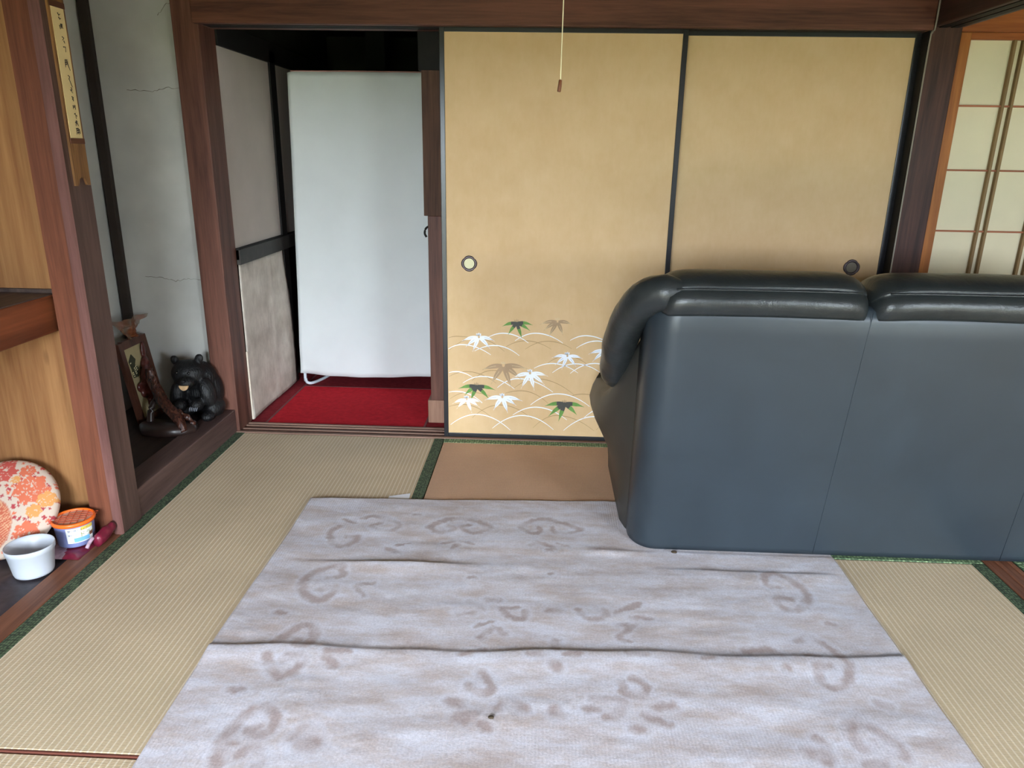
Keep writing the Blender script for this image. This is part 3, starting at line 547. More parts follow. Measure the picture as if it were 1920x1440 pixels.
und = np.clip((Y-2.195)/0.015, 0, 1)*np.clip((X-0.26)/0.05, 0, 1)                 # pressed flat under the sofa
Z = Z*(1-und)+0.0055*und
pat = np.zeros_like(X)
jx = X+0.010*fbm(X+2, Y+7, 80, 21, 3); jy = Y+0.010*fbm(X+8, Y+1, 80, 22, 3)
def smooth(P):
    return [(q.x, q.y) for q in catmull([(a, b_, 0) for a, b_ in P], 4)] if len(P) > 2 else P
RUGS = [(w, smooth(P)) for w, P in RUG]; strokes = list(RUGS)
for w, P in RUGS:                                             # the design repeats mirrored on the near half
    if min(p[1] for p in P) > 2.05: strokes.append((w, [(p[0], 3.29-p[1]) for p in P]))
for w, P in strokes:
    hw = w*0.00118
    for a, b_ in zip(P[:-1], P[1:]):
        ax, ay = a; dx, dy = b_[0]-ax, b_[1]-ay; l2 = dx*dx+dy*dy+1e-9
        t = np.clip(((jx-ax)*dx+(jy-ay)*dy)/l2, 0, 1)
        dd = np.hypot(jx-ax-t*dx, jy-ay-t*dy)
        pat = np.maximum(pat, np.clip((hw*1.35-dd)/(hw*0.9), 0, 1))
pat *= np.clip(0.85+1.1*fbm(X+4, Y+6, 22, 31, 3), 0.25, 1)
halo = np.zeros_like(X)
for w, P in strokes:
    hw = w*0.00118+0.018
    for a, b_ in zip(P[:-1], P[1:]):
        ax, ay = a; dx, dy = b_[0]-ax, b_[1]-ay; l2 = dx*dx+dy*dy+1e-9
        t = np.clip(((jx-ax)*dx+(jy-ay)*dy)/l2, 0, 1)
        halo = np.maximum(halo, np.clip((hw-np.hypot(jx-ax-t*dx, jy-ay-t*dy))/0.018, 0, 1))
me = bpy.data.meshes.new('rug')
co = np.stack([X, Y, Z], -1).reshape(-1, 3)
idx = np.arange((nx+1)*(ny+1)).reshape(nx+1, ny+1)
F = np.stack([idx[:-1, :-1], idx[1:, :-1], idx[1:, 1:], idx[:-1, 1:]], -1).reshape(-1, 4)
# skirt so the rug has thickness
rim = list(idx[:, 0])+list(idx[-1, 1:])+list(idx[:-1, -1][::-1])+list(idx[0, 1:-1][::-1])
base = len(co); low = co[rim].copy(); low[:, 2] = 0.0016
co2 = np.vstack([co, low]); n = len(rim)
sk = [[rim[k], base+k, base+(k+1) % n, rim[(k+1) % n]] for k in range(n)]
Fa = np.vstack([F, np.array(sk)])
me.vertices.add(len(co2)); me.vertices.foreach_set('co', co2.ravel())
me.loops.add(Fa.size); me.loops.foreach_set('vertex_index', Fa.ravel().astype(np.int32))
me.polygons.add(len(Fa)); me.polygons.foreach_set('loop_start', np.arange(0, Fa.size, 4, dtype=np.int32)); me.polygons.foreach_set('loop_total', np.full(len(Fa), 4, np.int32))
me.update(calc_edges=True); me.validate()
for nm, arr in (('pattern', pat), ('halo', halo)):
    at = me.attributes.new(nm, 'FLOAT', 'POINT'); at.data.foreach_set('value', np.concatenate([arr.ravel(), np.zeros(n)]).astype(np.float32))
m = bpy.data.materials.new('grey_beige_fleece'); nt, N, L, b = nodes(m)
a1 = N.new('ShaderNodeAttribute'); a1.attribute_name = 'pattern'; a2 = N.new('ShaderNodeAttribute'); a2.attribute_name = 'halo'
no = coord_noise(nt, (1.0, 2.8, 1), 5.0, 8, 0.72); nf = coord_noise(nt, (1, 1.5, 1), 150, 4, 0.8)
r0 = ramp(N, [(0.36, lin((196, 180, 174))), (0.62, lin((221, 218, 226)))]); L.new(no.outputs[0], r0.inputs[0])
mh = N.new('ShaderNodeMix'); mh.data_type = 'RGBA'; L.new(r0.outputs[0], mh.inputs[6]); mh.inputs[7].default_value = lin((224, 224, 234))
hm = N.new('ShaderNodeMath'); hm.operation = 'MULTIPLY'; hm.inputs[1].default_value = 0.55; L.new(a2.outputs['Fac'], hm.inputs[0]); L.new(hm.outputs[0], mh.inputs[0])
mp_ = N.new('ShaderNodeMix'); mp_.data_type = 'RGBA'; L.new(mh.outputs[2], mp_.inputs[6]); mp_.inputs[7].default_value = lin((166, 142, 132))
pm = N.new('ShaderNodeMath'); pm.operation = 'MULTIPLY'; pm.inputs[1].default_value = 0.75; L.new(a1.outputs['Fac'], pm.inputs[0]); L.new(pm.outputs[0], mp_.inputs[0])
rf = ramp(N, [(0.32, (0.74, 0.74, 0.75, 1)), (0.68, (1.08, 1.08, 1.08, 1))]); L.new(nf.outputs[0], rf.inputs[0])
mf = N.new('ShaderNodeMix'); mf.data_type = 'RGBA'; mf.blend_type = 'MULTIPLY'; mf.inputs[0].default_value = 1; L.new(mp_.outputs[2], mf.inputs[6]); L.new(rf.outputs[0], mf.inputs[7])
L.new(mf.outputs[2], b.inputs['Base Color']); b.inputs['Roughness'].default_value = 0.95; b.inputs['Specular IOR Level'].default_value = 0.05
b.inputs['Sheen Weight'].default_value = 0.15
tc = N.new('ShaderNodeTexCoord'); wv = N.new('ShaderNodeTexWave'); wv.bands_direction = 'X'; wv.inputs['Scale'].default_value = 38; wv.inputs['Distortion'].default_value = 1.5; wv.inputs['Detail'].default_value = 2; wv.inputs['Detail Scale'].default_value = 3
L.new(tc.outputs['Object'], wv.inputs['Vector'])
sm = N.new('ShaderNodeMath'); sm.operation = 'MULTIPLY_ADD'; L.new(wv.outputs['Fac'], sm.inputs[0]); sm.inputs[1].default_value = 0.28; L.new(nf.outputs[0], sm.inputs[2])
add_bump(nt, b, sm.outputs[0], 0.55, 0.003)
rug = link('rug', me, m, None, True)
tag(rug, 'grey-beige fleece rug with faded brown scroll pattern and creases', 'rug')

# ---------------------------------------------------------------- sofa seen from behind
SX0, SX1 = 0.325, 2.175
sofa = thing('sofa', 'black leather three-seat sofa with its dark grey vinyl back to the rug', 'sofa', (1.25, 2.58, 0.008))
def leather(name, c, rough, wr, wscale):
    m = bpy.data.materials.new(name); nt, N, L, b = nodes(m)
    n = coord_noise(nt, (1, 1, 1), wscale, 4, 0.6, 0.4); f = coord_noise(nt, (1, 1, 1), 420, 2, 0.5)
    r = ramp(N, [(0.3, tuple(v*0.85 for v in lin(c)[:3])+(1,)), (0.7, tuple(v*1.15 for v in lin(c)[:3])+(1,))]); L.new(n.outputs[0], r.inputs[0]); L.new(r.outputs[0], b.inputs['Base Color'])
    b.inputs['Roughness'].default_value = rough; b.inputs['Specular IOR Level'].default_value = 0.5
    s = N.new('ShaderNodeMath'); s.operation = 'MULTIPLY_ADD'; L.new(f.outputs[0], s.inputs[0]); s.inputs[1].default_value = 0.12; L.new(n.outputs[0], s.inputs[2])
    add_bump(nt, b, s.outputs[0], wr, 0.006); return m
LEATH = leather('black_leather', (40, 44, 45), 0.30, 0.55, 12)
VINYL = leather('dark_grey_vinyl', (42, 51, 58), 0.40, 0.06, 3)
SIDEV = leather('dark_side_vinyl', (52, 51, 47), 0.45, 0.10, 5)
z0s = 0.009
def yback(z): return 2.215-0.118*min(1, z/0.86)
rings = []
for z in [z0s, 0.03, 0.1, 0.2, 0.3, 0.4, 0.5, 0.6, 0.7, 0.78, 0.83, 0.86, 0.872]:
    yb = yback(z); k = 0.0 if z < 0.85 else (0.012 if z < 0.865 else 0.03)
    rc = 0.085; ring = []
    x0, x1 = SX0+k, SX1-k
    for i in range(9):
        a = math.pi/2*i/8; ring.append((x0+rc-rc*math.cos(a), yb+k+0.11-0.11*math.sin(a), z))
    for i in range(1, 12): ring.append((x0+rc+(x1-x0-2*rc)*i/12, yb+k, z))
    for i in range(9):
        a = math.pi/2*(1-i/8); ring.append((x1-rc+rc*math.cos(a), yb+k+0.11-0.11*math.sin(a), z))
    yf = yb+0.20-k
    ring += [(x1, yf, z), (x1-0.3, yf, z), ((x0+x1)/2, yf, z), (x0+0.3, yf, z), (x0, yf, z)]
    rings.append(ring)
bm = bmesh.new(); loft(bm, rings); from_bm('back_panel', bm, VINYL, sofa, True)
for xb, xt in ((0.935, 0.952), (1.55, 1.548)):
    bm = bmesh.new(); tube(bm, [(xb+(xt-xb)*z/0.86, yback(z)-0.0003, z) for z in [0.012+0.85*i/10 for i in range(11)]], 0.0010, 6); from_bm('back_seam', bm, VINYL, sofa, True)
# arms: swept, flaring outwards towards the front
def sst(a, b_, x): t = max(0, min(1, (x-a)/(b_-a))); return t*t*(3-2*t)
def arm(mir):
    fx = (lambda x: x) if not mir else (lambda x: SX0+SX1-x)
    bm = bmesh.new(); rings = []
    for y in [2.262, 2.28, 2.30, 2.36, 2.42, 2.50, 2.58, 2.66, 2.74, 2.82, 2.90, 2.95, 2.965]:
        h = 0.84-0.38*sst(2.16, 2.62, y)-0.05*sst(2.6, 2.95, y); fl = sst(2.25, 2.66, y)
        xo = 0.352-0.045*sst(2.25, 2.42, y); end = 0.02 if y > 2.96 else (0.006 if y > 2.94 else 0)
        ring = []
        for t in (0, 0.12, 0.25, 0.4, 0.55, 0.68, 0.78, 0.87, 0.94):
            bul = fl*0.082*(math.exp(-((t-0.76)/0.30)**2)+0.20*t)
            ring.append((fx(xo-bul+end), y, z0s+0.02*(y > 2.96)+(h-z0s)*t))
        ring += [(fx(xo+0.005), y, h), (fx(xo+0.06), y, h+0.012-end), (fx(xo+0.13), y, h), (fx(xo+0.165), y, h*0.9), (fx(xo+0.165), y, z0s)]
        rings.append(ring)
    loft(bm, rings); from_bm('arm', bm, SIDEV, sofa, True)
    # thick pad folded over the arm, running down from the back's top corner
    path = catmull([(fx(0.455), 2.135, 0.897), (fx(0.385), 2.140, 0.898), (fx(0.322), 2.180, 0.876), (fx(0.285), 2.27, 0.800), (fx(0.268), 2.36, 0.700), (fx(0.268), 2.44, 0.605), (fx(0.275), 2.50, 0.545), (fx(0.285), 2.54, 0.520)], 6)
    nP = len(path); rad = []
    for k in range(nP):
        t = k/(nP-1); rad.append(0.056*min(1, (max(0.0, 1-((t-0.80)/0.20)**2))**0.5 if t > 0.80 else 1)*min(1, 0.42+t*3.4)+0.0015)
    bm = bmesh.new(); tube(bm, path, rad, 24, True, 1.0)
    for v in bm.verts:
        v.co += Vector((1, 1, 1))*0.004*mnoise.noise(v.co*16)+Vector((0, 0, 1))*0.004*mnoise.noise(Vector((v.co.x*10, v.co.y*45, v.co.z*45)))
    from_bm('arm_pad', bm, LEATH, sofa, True)
arm(False); arm(True)
# three pillow-topped back cushions
sec = [(2.235, 0.46), (2.20, 0.50), (2.18, 0.70), (2.12, 0.835), (2.088, 0.842), (2.073, 0.862), (2.068, 0.885), (2.076, 0.908), (2.093, 0.922), (2.092, 0.928), (2.112, 0.944), (2.150, 0.957), (2.20, 0.962), (2.26, 0.948), (2.31, 0.905), (2.345, 0.82), (2.375, 0.66), (2.385, 0.54), (2.36, 0.465), (2.30, 0.445)]
secs = [(p.y, p.z) for p in catmull([(0, a, b_) for a, b_ in sec], 2)]
for i in range(3):
    cx0, cx1 = [(0.352, 0.948), (0.955, 1.548), (1.555, 2.150)][i]; w = cx1-cx0
    bm = bmesh.new(); rings = []; cyy, czz = 2.19, 0.86
    for k in range(29):
        u = k/28; e = abs(2*u-1); s = (1-e**7)**(1/3.0) if e < 1 else 0.0
        s = 0.45+0.55*s; zz = -0.012*(e**4); x = cx0+w*(0.5-0.5*math.cos(math.pi*u)*1.0) if False else cx0+w*(0.5+0.5*math.copysign(e**0.8, 2*u-1))
        r = []
        for (yy, z_) in secs:
            f = s if z_ > 0.80 else 1.0
            dy, dz = (yy-cyy)*f, (z_-czz)*f if z_ > 0.80 else (z_-czz)
            wob = 0.005*mnoise.noise(Vector((x*5+i*3, yy*9, z_*9)))
            r.append((x, cyy+dy+wob, czz+dz+zz+wob*0.6))
        rings.append(r)
    loft(bm, rings); c = from_bm('back_cushion', bm, LEATH, sofa, True)
    bm = bmesh.new(); tube(bm, [(cx0+w*(0.06+0.88*k/20), 2.0855-0.002*math.sin(math.pi*k/20)+0.010*(abs(k/10-1)**6), 0.9195-0.004*abs(k/10-1)**4) for k in range(21)], 0.0030, 8); from_bm('piping', bm, LEATH, c, True)
box('seat_base', SX0+0.10, SX1-0.10, 2.30, 2.93, 0.03, 0.30, SIDEV, sofa, 0.02)
for i in range(3):
    a = SX0+0.155+0.515*i; o = box('seat_cushion', a+0.004, a+0.511, 2.36, 2.97, 0.29, 0.43, LEATH, sofa, 0.045)
    for p in o.data.polygons: p.use_smooth = True
for x in (SX0+0.13, SX1-0.17):
    for y in (2.36, 2.88): box('foot', x, x+0.05, y, y+0.05, 0.009, 0.035, BLACKW, sofa, 0.004)

# ---------------------------------------------------------------- lamp pull cord
pc = thing('light_pull_cord', 'pale lamp pull cord with a dark wooden toggle hanging before the gold doors', 'pull cord', (0.035, 2.0, 2.30))
bm = bmesh.new(); tube(bm, [(0.035, 2.0, 2.30), (0.0352, 2.0, 1.9), (0.035, 2.0, 1.642), (0.0342, 2.0, 1.53), (0.034, 2.0, 1.458)], 0.0014, 6); from_bm('cord', bm, plain('cream_cord', (232, 224, 186), 0.7), pc)
bm = bmesh.new(); tube(bm, [(0.0340, 2.0, 1.4600), (0.0337, 2.0, 1.4585), (0.0325, 2.0, 1.445), (0.0308, 2.0, 1.4325), (0.0305, 2.0, 1.431)], [0.0025, 0.0044, 0.0050, 0.0050, 0.0038], 10); from_bm('toggle', bm, wood('dark_toggle', (84, 48, 30), (124, 76, 50), 'z', 0.4), pc, True)
bm = bmesh.new(); lathe(bm, [(0.03, 0.0), (0.03, -0.01), (0.012, -0.018)], (0.035, 2.0, 2.30), 20); from_bm('ceiling_rose', bm, plain('ivory_plastic', (220, 214, 196), 0.5), pc, True)

# ---------------------------------------------------------------- poem strip on the alcove post
pt = thing('poem_strip', 'cream poem strip with ink calligraphy on a wooden holder hung on the alcove post', 'wall hanging', (-1.418, 2.262, 1.17))
HOLD = wood('bark_brown_holder', (92, 60, 36), (156, 112, 66), 'z', 0.5, scale=1.4)
bm = bmesh.new()                                                # holder board with a forked lower end
pr_ = [(2.226, 1.90), (2.300, 1.90), (2.300, 1.166), (2.284, 1.168), (2.276, 1.186), (2.262, 1.192), (2.248, 1.186), (2.240, 1.166), (2.226, 1.166)]
loft(bm, [[(x, y, z) for y, z in pr_] for x in (-1.4205, -1.4135)]); from_bm('holder', bm, HOLD, pt)
box('paper_strip', -1.4134, -1.4122, 2.2345, 2.2925, 1.303, 1.662, plain('cream_paper', (226, 202, 148), 0.8, 0.1, 0.05, 10), pt, 0)
box('paper_clasp', -1.4134, -1.4100, 2.228, 2.298, 1.288, 1.304, wood('clasp', (70, 40, 26), (110, 66, 44), 'y', 0.5), pt, 0.001)
box('paper_clasp', -1.4134, -1.4100, 2.228, 2.298, 1.660, 1.676, MATS['clasp'], pt, 0.001)
INK = plain('brush_ink', (44, 34, 34), 0.8)
INKS = [(1.640, [[(-6, 6), (-2, 0), (4, 4)], [(-4, -4), (0, -9), (5, -6)]]), (1.612, [[(0, 6), (1, -6)], [(5, 6), (4, -2), (8, -5)], [(-5, 2), (-4, -8)]]), (1.578, [[(-3, 5), (4, 3), (-2, -3)], [(2, -4), (5, -10)]]), (1.552, [[(-4, 4), (5, 5), (3, -8)]]),
 (1.512, [[(-7, 8), (4, 10)], [(-8, 2), (5, 4)], [(-5, 10), (-8, -10)], [(-8, -4), (2, 0)], [(0, 10), (4, -4), (10, -16)]]), (1.470, [[(-4, 9), (2, 6), (-2, 0), (4, -12), (8, -20)]]), (1.438, [[(0, 8), (4, 4), (-2, 0), (5, -6)], [(-4, 2), (4, 0)]]), (1.415, [[(-3, 6), (5, 3)], [(-2, 0), (4, -3)], [(1, 6), (2, -6)]]), (1.392, [[(-3, 5), (-4, -5)], [(4, 6), (5, -6)], [(-3, 0), (4, 1)]]), (1.368, [[(-4, 4), (0, 7), (2, -8)], [(4, 2), (7, -2)]]), (1.346, [[(-6, 3), (5, 5)], [(0, 8), (-5, -6)], [(1, 2), (7, -6)]]), (1.324, [[(-7, 7), (3, 8)], [(-6, 2), (5, 3)], [(-4, 7), (-7, -9)], [(2, 9), (2, -9)], [(6, 6), (9, -7)], [(-3, -4), (6, -3)]])]
bm = bmesh.new(); ys = 2.268
for zc, sts in INKS:
    for s_ in sts:
        P = [(-1.4118, ys+a*0.0011, zc+b_*0.0011) for a, b_ in s_]
        tube(bm, P, [0.0016]+[0.0013]*(len(P)-2)+[0.0008], 5)
    ys += 0.0005
from_bm('calligraphy', bm, INK, pt)['kind'] = 'stuff'

# ---------------------------------------------------------------- alcove objects: bear, root carving, plaque, bag
zt = 0.1055
def blob(name, balls, vox, mat, parent, smooth_it=4):
    bm = bmesh.new()
    for c, r, *rot in balls:
        q = bmesh.ops.create_icosphere(bm, subdivisions=3, radius=1.0)['verts']
        Mx = Matrix.Rotation(math.radians(rot[0]) if rot else 0, 3, rot[1] if len(rot) > 1 else 'Y')
        for v in q: v.co = Vector(c)+Mx @ Vector((v.co.x*r[0], v.co.y*r[1], v.co.z*r[2]))
    o = from_bm(name, bm, mat, parent)
    rm = o.modifiers.new('join', 'REMESH'); rm.mode = 'VOXEL'; rm.voxel_size = vox; rm.use_smooth_shade = True
    s = o.modifiers.new('soften', 'SMOOTH'); s.iterations = smooth_it; s.factor = 0.5
    return o
bear = thing('bear_carving', 'black carved wooden bear sitting in the alcove with a pale open mouth', 'figurine', (-1.56, 3.08, zt))
m = bpy.data.materials.new('black_carved_wood'); nt, N, L, b = nodes(m); BEARM = m
n_ = coord_noise(nt, (90, 90, 22), 1.6, 3, 0.6); b.inputs['Base Color'].default_value = lin((17, 16, 17)); b.inputs['Roughness'].default_value = 0.5; b.inputs['Specular IOR Level'].default_value = 0.5
add_bump(nt, b, n_.outputs[0], 0.8, 0.006)
blob('body', [((-1.545, 3.115, 0.215), (0.086, 0.075, 0.112)), ((-1.555, 3.10, 0.285), (0.078, 0.072, 0.075)), ((-1.578, 3.050, 0.318), (0.074, 0.066, 0.062)),
 ((-1.562, 2.995, 0.292), (0.036, 0.042, 0.030)), ((-1.640, 3.062, 0.372), (0.020, 0.012, 0.024), -25), ((-1.528, 3.062, 0.382), (0.020, 0.012, 0.024), 20),
 ((-1.495, 3.040, 0.230), (0.032, 0.040, 0.072), -12), ((-1.530, 3.000, 0.185), (0.028, 0.036, 0.030)), ((-1.632, 3.040, 0.220), (0.034, 0.042, 0.075), 14), ((-1.605, 2.995, 0.180), (0.028, 0.034, 0.030)),
 ((-1.482, 3.075, 0.150), (0.040, 0.060, 0.042)), ((-1.490, 3.010, 0.128), (0.028, 0.040, 0.024)), ((-1.612, 3.070, 0.150), (0.042, 0.060, 0.042)), ((-1.618, 3.005, 0.128), (0.028, 0.040, 0.024))], 0.0055, BEARM, bear)
MOUTH = plain('pale_pink_mouth', (226, 186, 140), 0.6, 0.2, 0.12, 60)
bm = bmesh.new(); prof = [(math.cos(a), math.sin(a)) for a in [math.pi+math.pi*i/14 for i in range(15)]]
loft(bm, [[(-1.560+c*0.0205*s, y, 0.2865+d_*0.0225*s) for c, d_ in prof] for y, s in ((2.962, 1.0), (2.9535, 1.0), (2.952, 0.85))]); from_bm('mouth', bm, MOUTH, bear)
bm = bmesh.new(); bmesh.ops.create_icosphere(bm, subdivisions=2, radius=0.009)
for v in bm.verts: v.co = Vector((-1.560+v.co.x*1.3, 2.958+v.co.y, 0.305+v.co.z*0.8))
from_bm('nose', bm, BEARM, bear, True)
EYE = plain('glossy_eye', (16, 15, 15), 0.12, 0.6)
for x in (-1.602, -1.548):
    bm = bmesh.new(); bmesh.ops.create_icosphere(bm, subdivisions=2, radius=0.006)
    for v in bm.verts: v.co = Vector((x, 2.993, 0.333))+v.co
    from_bm('eye', bm, EYE, bear, True)
bm = bmesh.new()
for k in range(5): tube(bm, [(-1.548+0.008*k, 2.972, 0.182), (-1.548+0.008*k, 2.962, 0.176), (-1.548+0.008*k, 2.957, 0.166)], [0.003, 0.0025, 0.0008], 6)
from_bm('claws', bm, plain('grey_claw', (150, 152, 160), 0.35), bear, True)['kind'] = 'stuff'
bear.location.y += 0.036

rc_ = thing('root_carving', 'glossy brown root-wood ornament with a steep ridged fin on a dark base', 'ornament', (-1.60, 2.93, zt))
m = bpy.data.materials.new('glossy_root_wood'); nt, N, L, b = nodes(m); ROOT = m
n_ = coord_noise(nt, (46, 46, 12), 2.0, 4, 0.6, 0.5); r = ramp(N, [(0.32, lin((34, 20, 17))), (0.55, lin((78, 44, 34))), (0.75, lin((112, 70, 50)))]); L.new(n_.outputs[0], r.inputs[0]); L.new(r.outputs[0], b.inputs['Base Color']); b.inputs['Roughness'].default_value = 0.22; b.inputs['Specular IOR Level'].default_value = 0.6
add_bump(nt, b, n_.outputs[0], 0.8, 0.006)
DKROOT = plain('dark_root_base', (52, 38, 34), 0.3, 0.5, 0.3, 20, 0.4)
bm = bmesh.new(); base_ = [(-1.735, 2.930), (-1.69, 2.865), (-1.60, 2.850), (-1.52, 2.872), (-1.478, 2.915), (-1.486, 2.965), (-1.56, 2.962), (-1.65, 2.975), (-1.72, 2.985)]
cb = Vector((-1.60, 2.92, 0))
loft(bm, [[(cb.x+(x-cb.x)*s, cb.y+(y-cb.y)*s, z) for x, y in base_] for z, s in ((zt, 0.98), (zt+0.012, 1.0), (zt+0.028, 0.97), (zt+0.040, 0.86))]); from_bm('base', bm, DKROOT, rc_, True)
P = catmull([(-1.682, 2.985, 0.372), (-1.672, 2.975, 0.330), (-1.640, 2.955, 0.270), (-1.598, 2.930, 0.222), (-1.560, 2.910, 0.190), (-1.528, 2.893, 0.160), (-1.512, 2.885, 0.125)], 6)
bm = bmesh.new(); rings = []
for k, p in enumerate(P):
    t = k/(len(P)-1); wd = 0.007+0.015*math.sin(math.pi*min(1, 0.15+t*0.75)); ring = []
    tt = (P[min(k+1, len(P)-1)]-P[max(k-1, 0)]).normalized(); a = Vector((0.25, -0.95, 0.1)).normalized(); b2 = tt.cross(a).normalized()
    for i in range(16):
        an = 2*math.pi*i/16; rr = 1+0.30*math.sin(5*an+k*0.12)+0.15*mnoise.noise(Vector((an*2, k*0.22, 1)))
        ring.append(p+a*math.cos(an)*0.011*rr+b2*math.sin(an)*wd*rr)
    rings.append(ring)
loft(bm, rings); from_bm('ridged_fin', bm, ROOT, rc_, True)
bm = bmesh.new(); tube(bm, catmull([(-1.56, 2.935, 0.20), (-1.535, 2.945, 0.175), (-1.505, 2.945, 0.150), (-1.492, 2.93, 0.128)], 6), [0.012+0.004*math.sin(k) for k in range(19)], 10); from_bm('side_root', bm, ROOT, rc_, True)
bm = bmesh.new(); tube(bm, catmull([(-1.69, 2.945, 0.13), (-1.685, 2.955, 0.19), (-1.665, 2.965, 0.235), (-1.635, 2.955, 0.255)], 6), [0.016-0.0004*k for k in range(19)], 10); from_bm('side_root', bm, DKROOT, rc_, True)

rc_.location.y -= 0.026
pq = thing('wooden_plaque', 'framed wooden plaque with a red-brown carved relief leaning in the alcove corner', 'plaque', (-1.76, 3.06, zt))
def pq_pt(y, z, off=0.0):                                        # plaque plane: leans back towards the rear wall
    return Vector((-1.752-0.16*(z-zt)+off, y, z))
def pq_box(name, y0, y1, z0, z1, d0, d1, mat, parent=pq):
    bm = bmesh.new(); loft(bm, [[pq_pt(y0, z0, d), pq_pt(y1, z0, d), pq_pt(y1, z1, d), pq_pt(y0, z1, d)] for d in (d0, d1)]); return from_bm(name, bm, mat, parent)
FRW = wood('reddish_frame', (58, 34, 26), (98, 60, 46), 'z', 0.35)
pq_box('backing', 2.955, 3.165, zt, 0.470, -0.014, -0.002, FRW)
pq_box('cream_panel', 2.975, 3.145, zt+0.02, 0.450, -0.003, 0.001, plain('cream_panel', (172, 158, 120), 0.7, 0.2, 0.1, 12))
for a, b_ in ((2.950, 2.980), (3.140, 3.170)): pq_box('frame_side', a, b_, zt, 0.475, -0.010, 0.010, FRW)
for a, b_ in ((zt, zt+0.026), (0.444, 0.478)): pq_box('frame_end', 2.980, 3.140, a, b_, -0.010, 0.010, FRW)
DG = plain('dark_green_lozenge', (58, 58, 40), 0.5, 0.4)
bm = bmesh.new(); loft(bm, [[pq_pt(y, z, d) for y, z in ((2.998, 0.385), (3.030, 0.412), (3.052, 0.385), (3.036, 0.365), (3.056, 0.345), (3.040, 0.310), (3.002, 0.312), (3.006, 0.350))] for d in (0.0, 0.004)]); loz = from_bm('lozenge', bm, DG, pq)
bm = bmesh.new()
for (y, z) in ((3.006, 0.378), (3.004, 0.336), (3.005, 0.328), (3.008, 0.319), (3.024, 0.352), (3.025, 0.344), (3.026, 0.335), (3.036, 0.357), (3.038, 0.348), (3.040, 0.340), (3.028, 0.327)):
    loft(bm, [[pq_pt(y+a*0.004, z+c*0.0028, d) for a, c in ((-1, -1), (1, -0.4), (1, 1), (-1, 0.6))] for d in (0.004, 0.0055)])
from_bm('gilt_marks', bm, plain('pale_gilt', (236, 226, 180), 0.3, 0.6), loz)['kind'] = 'stuff'
RELM = plain('red_brown_relief', (92, 44, 38), 0.25, 0.6, 0.3, 40, 0.6)
bl = [(pq_pt(3.085, 0.300, 0.010), (0.016, 0.045, 0.050)), (pq_pt(3.060, 0.270, 0.012), (0.016, 0.040, 0.036)), (pq_pt(3.105, 0.345, 0.008), (0.014, 0.034, 0.040)), (pq_pt(3.045, 0.235, 0.010), (0.014, 0.034, 0.026)), (pq_pt(3.070, 0.215, 0.010), (0.014, 0.026, 0.034)), (pq_pt(3.062, 0.180, 0.010), (0.012, 0.018, 0.022)), (pq_pt(3.115, 0.265, 0.008), (0.012, 0.030, 0.024)), (pq_pt(3.015, 0.265, 0.008), (0.010, 0.018, 0.022)), (pq_pt(3.12, 0.40, 0.006), (0.010, 0.018, 0.05))]
blob('carved_relief', bl, 0.005, RELM, pq, 2)

bg = thing('plastic_bag', 'crumpled clear plastic bag with a faded orange print on top of the plaque', 'bag', (-1.80, 3.07, 0.48))
m = bpy.data.materials.new('clear_orange_plastic'); nt, N, L, b = nodes(m)
n_ = coord_noise(nt, (1, 1, 1), 16, 2); r = ramp(N, [(0.42, lin((150, 140, 120))), (0.55, lin((150, 84, 50)))]); L.new(n_.outputs[0], r.inputs[0]); L.new(r.outputs[0], b.inputs['Base Color']); b.inputs['Roughness'].default_value = 0.2; b.inputs['Alpha'].default_value = 0.42
bm = bmesh.new(); n1 = 18; g = []
for i in range(n1+1):
    for j in range(n1+1):
        u, v = i/n1, j/n1; wdt = 0.06+0.10*abs(v)**0.8
        y = 3.065+(u-0.5)*2*wdt*(0.55+0.45*v); z = 0.479+0.085*v+0.025*(v)*(abs(2*u-1))**2*(1 if u < 0.5 else -0.3)
        x = -1.81+0.030*mnoise.noise(Vector((u*4, v*4, 3)))+0.012*math.sin(9*u+4*v)
        g.append(bm.verts.new((x, y, z+0.006*mnoise.noise(Vector((u*6, v*6, 9))) if j else z)))
for i in range(n1):
    for j in range(n1): bm.faces.new((g[i*(n1+1)+j], g[(i+1)*(n1+1)+j], g[(i+1)*(n1+1)+j+1], g[i*(n1+1)+j+1]))
bo = from_bm('bag_film', bm, m, bg, False); bo.modifiers.new('thick', 'SOLIDIFY').thickness = 0.001

# ---------------------------------------------------------------- near alcove objects
cu = bmesh.new(); bmesh.ops.create_icosphere(cu, subdivisions=7, radius=1.0); me = bpy.data.meshes.new('floor_cushion'); cu.to_mesh(me); cu.free()
cc = Vector((-1.748, 2.098, 0.137)); cn = Vector((0.12, -0.72, 0.68)).normalized(); cux = Vector((0, 0, 1)).cross(cn).normalized(); cvx = cn.cross(cux)
nv = len(me.vertices); q = np.empty(nv*3); me.vertices.foreach_get('co', q); q = q.reshape(-1, 3)
rr_ = np.hypot(q[:, 0], q[:, 1])+1e-9; k_ = rr_**0.72/rr_; A_ = q[:, 0]*k_*0.168; B_ = q[:, 1]*k_*0.168; ZZ = np.sign(q[:, 2])*np.abs(q[:, 2])**0.8
H_ = ZZ*0.042+0.004*fbm(A_+3, B_+3, 12, 41, 2)
co = np.array(cc)+np.outer(A_, np.array(cux))+np.outer(B_, np.array(cvx))+np.outer(H_, np.array(cn))
me.vertices.foreach_set('co', co.ravel()); me.update()
me.attributes.new('print', 'FLOAT_COLOR', 'POINT')
CREAM, ORA, COR, YEL, ROSE = [np.array(lin(c)) for c in ((214, 194, 176), (220, 118, 88), (200, 92, 82), (222, 158, 96), (180, 74, 80))]
rs = random.Random(5); cl = np.tile(CREAM, (nv, 1))
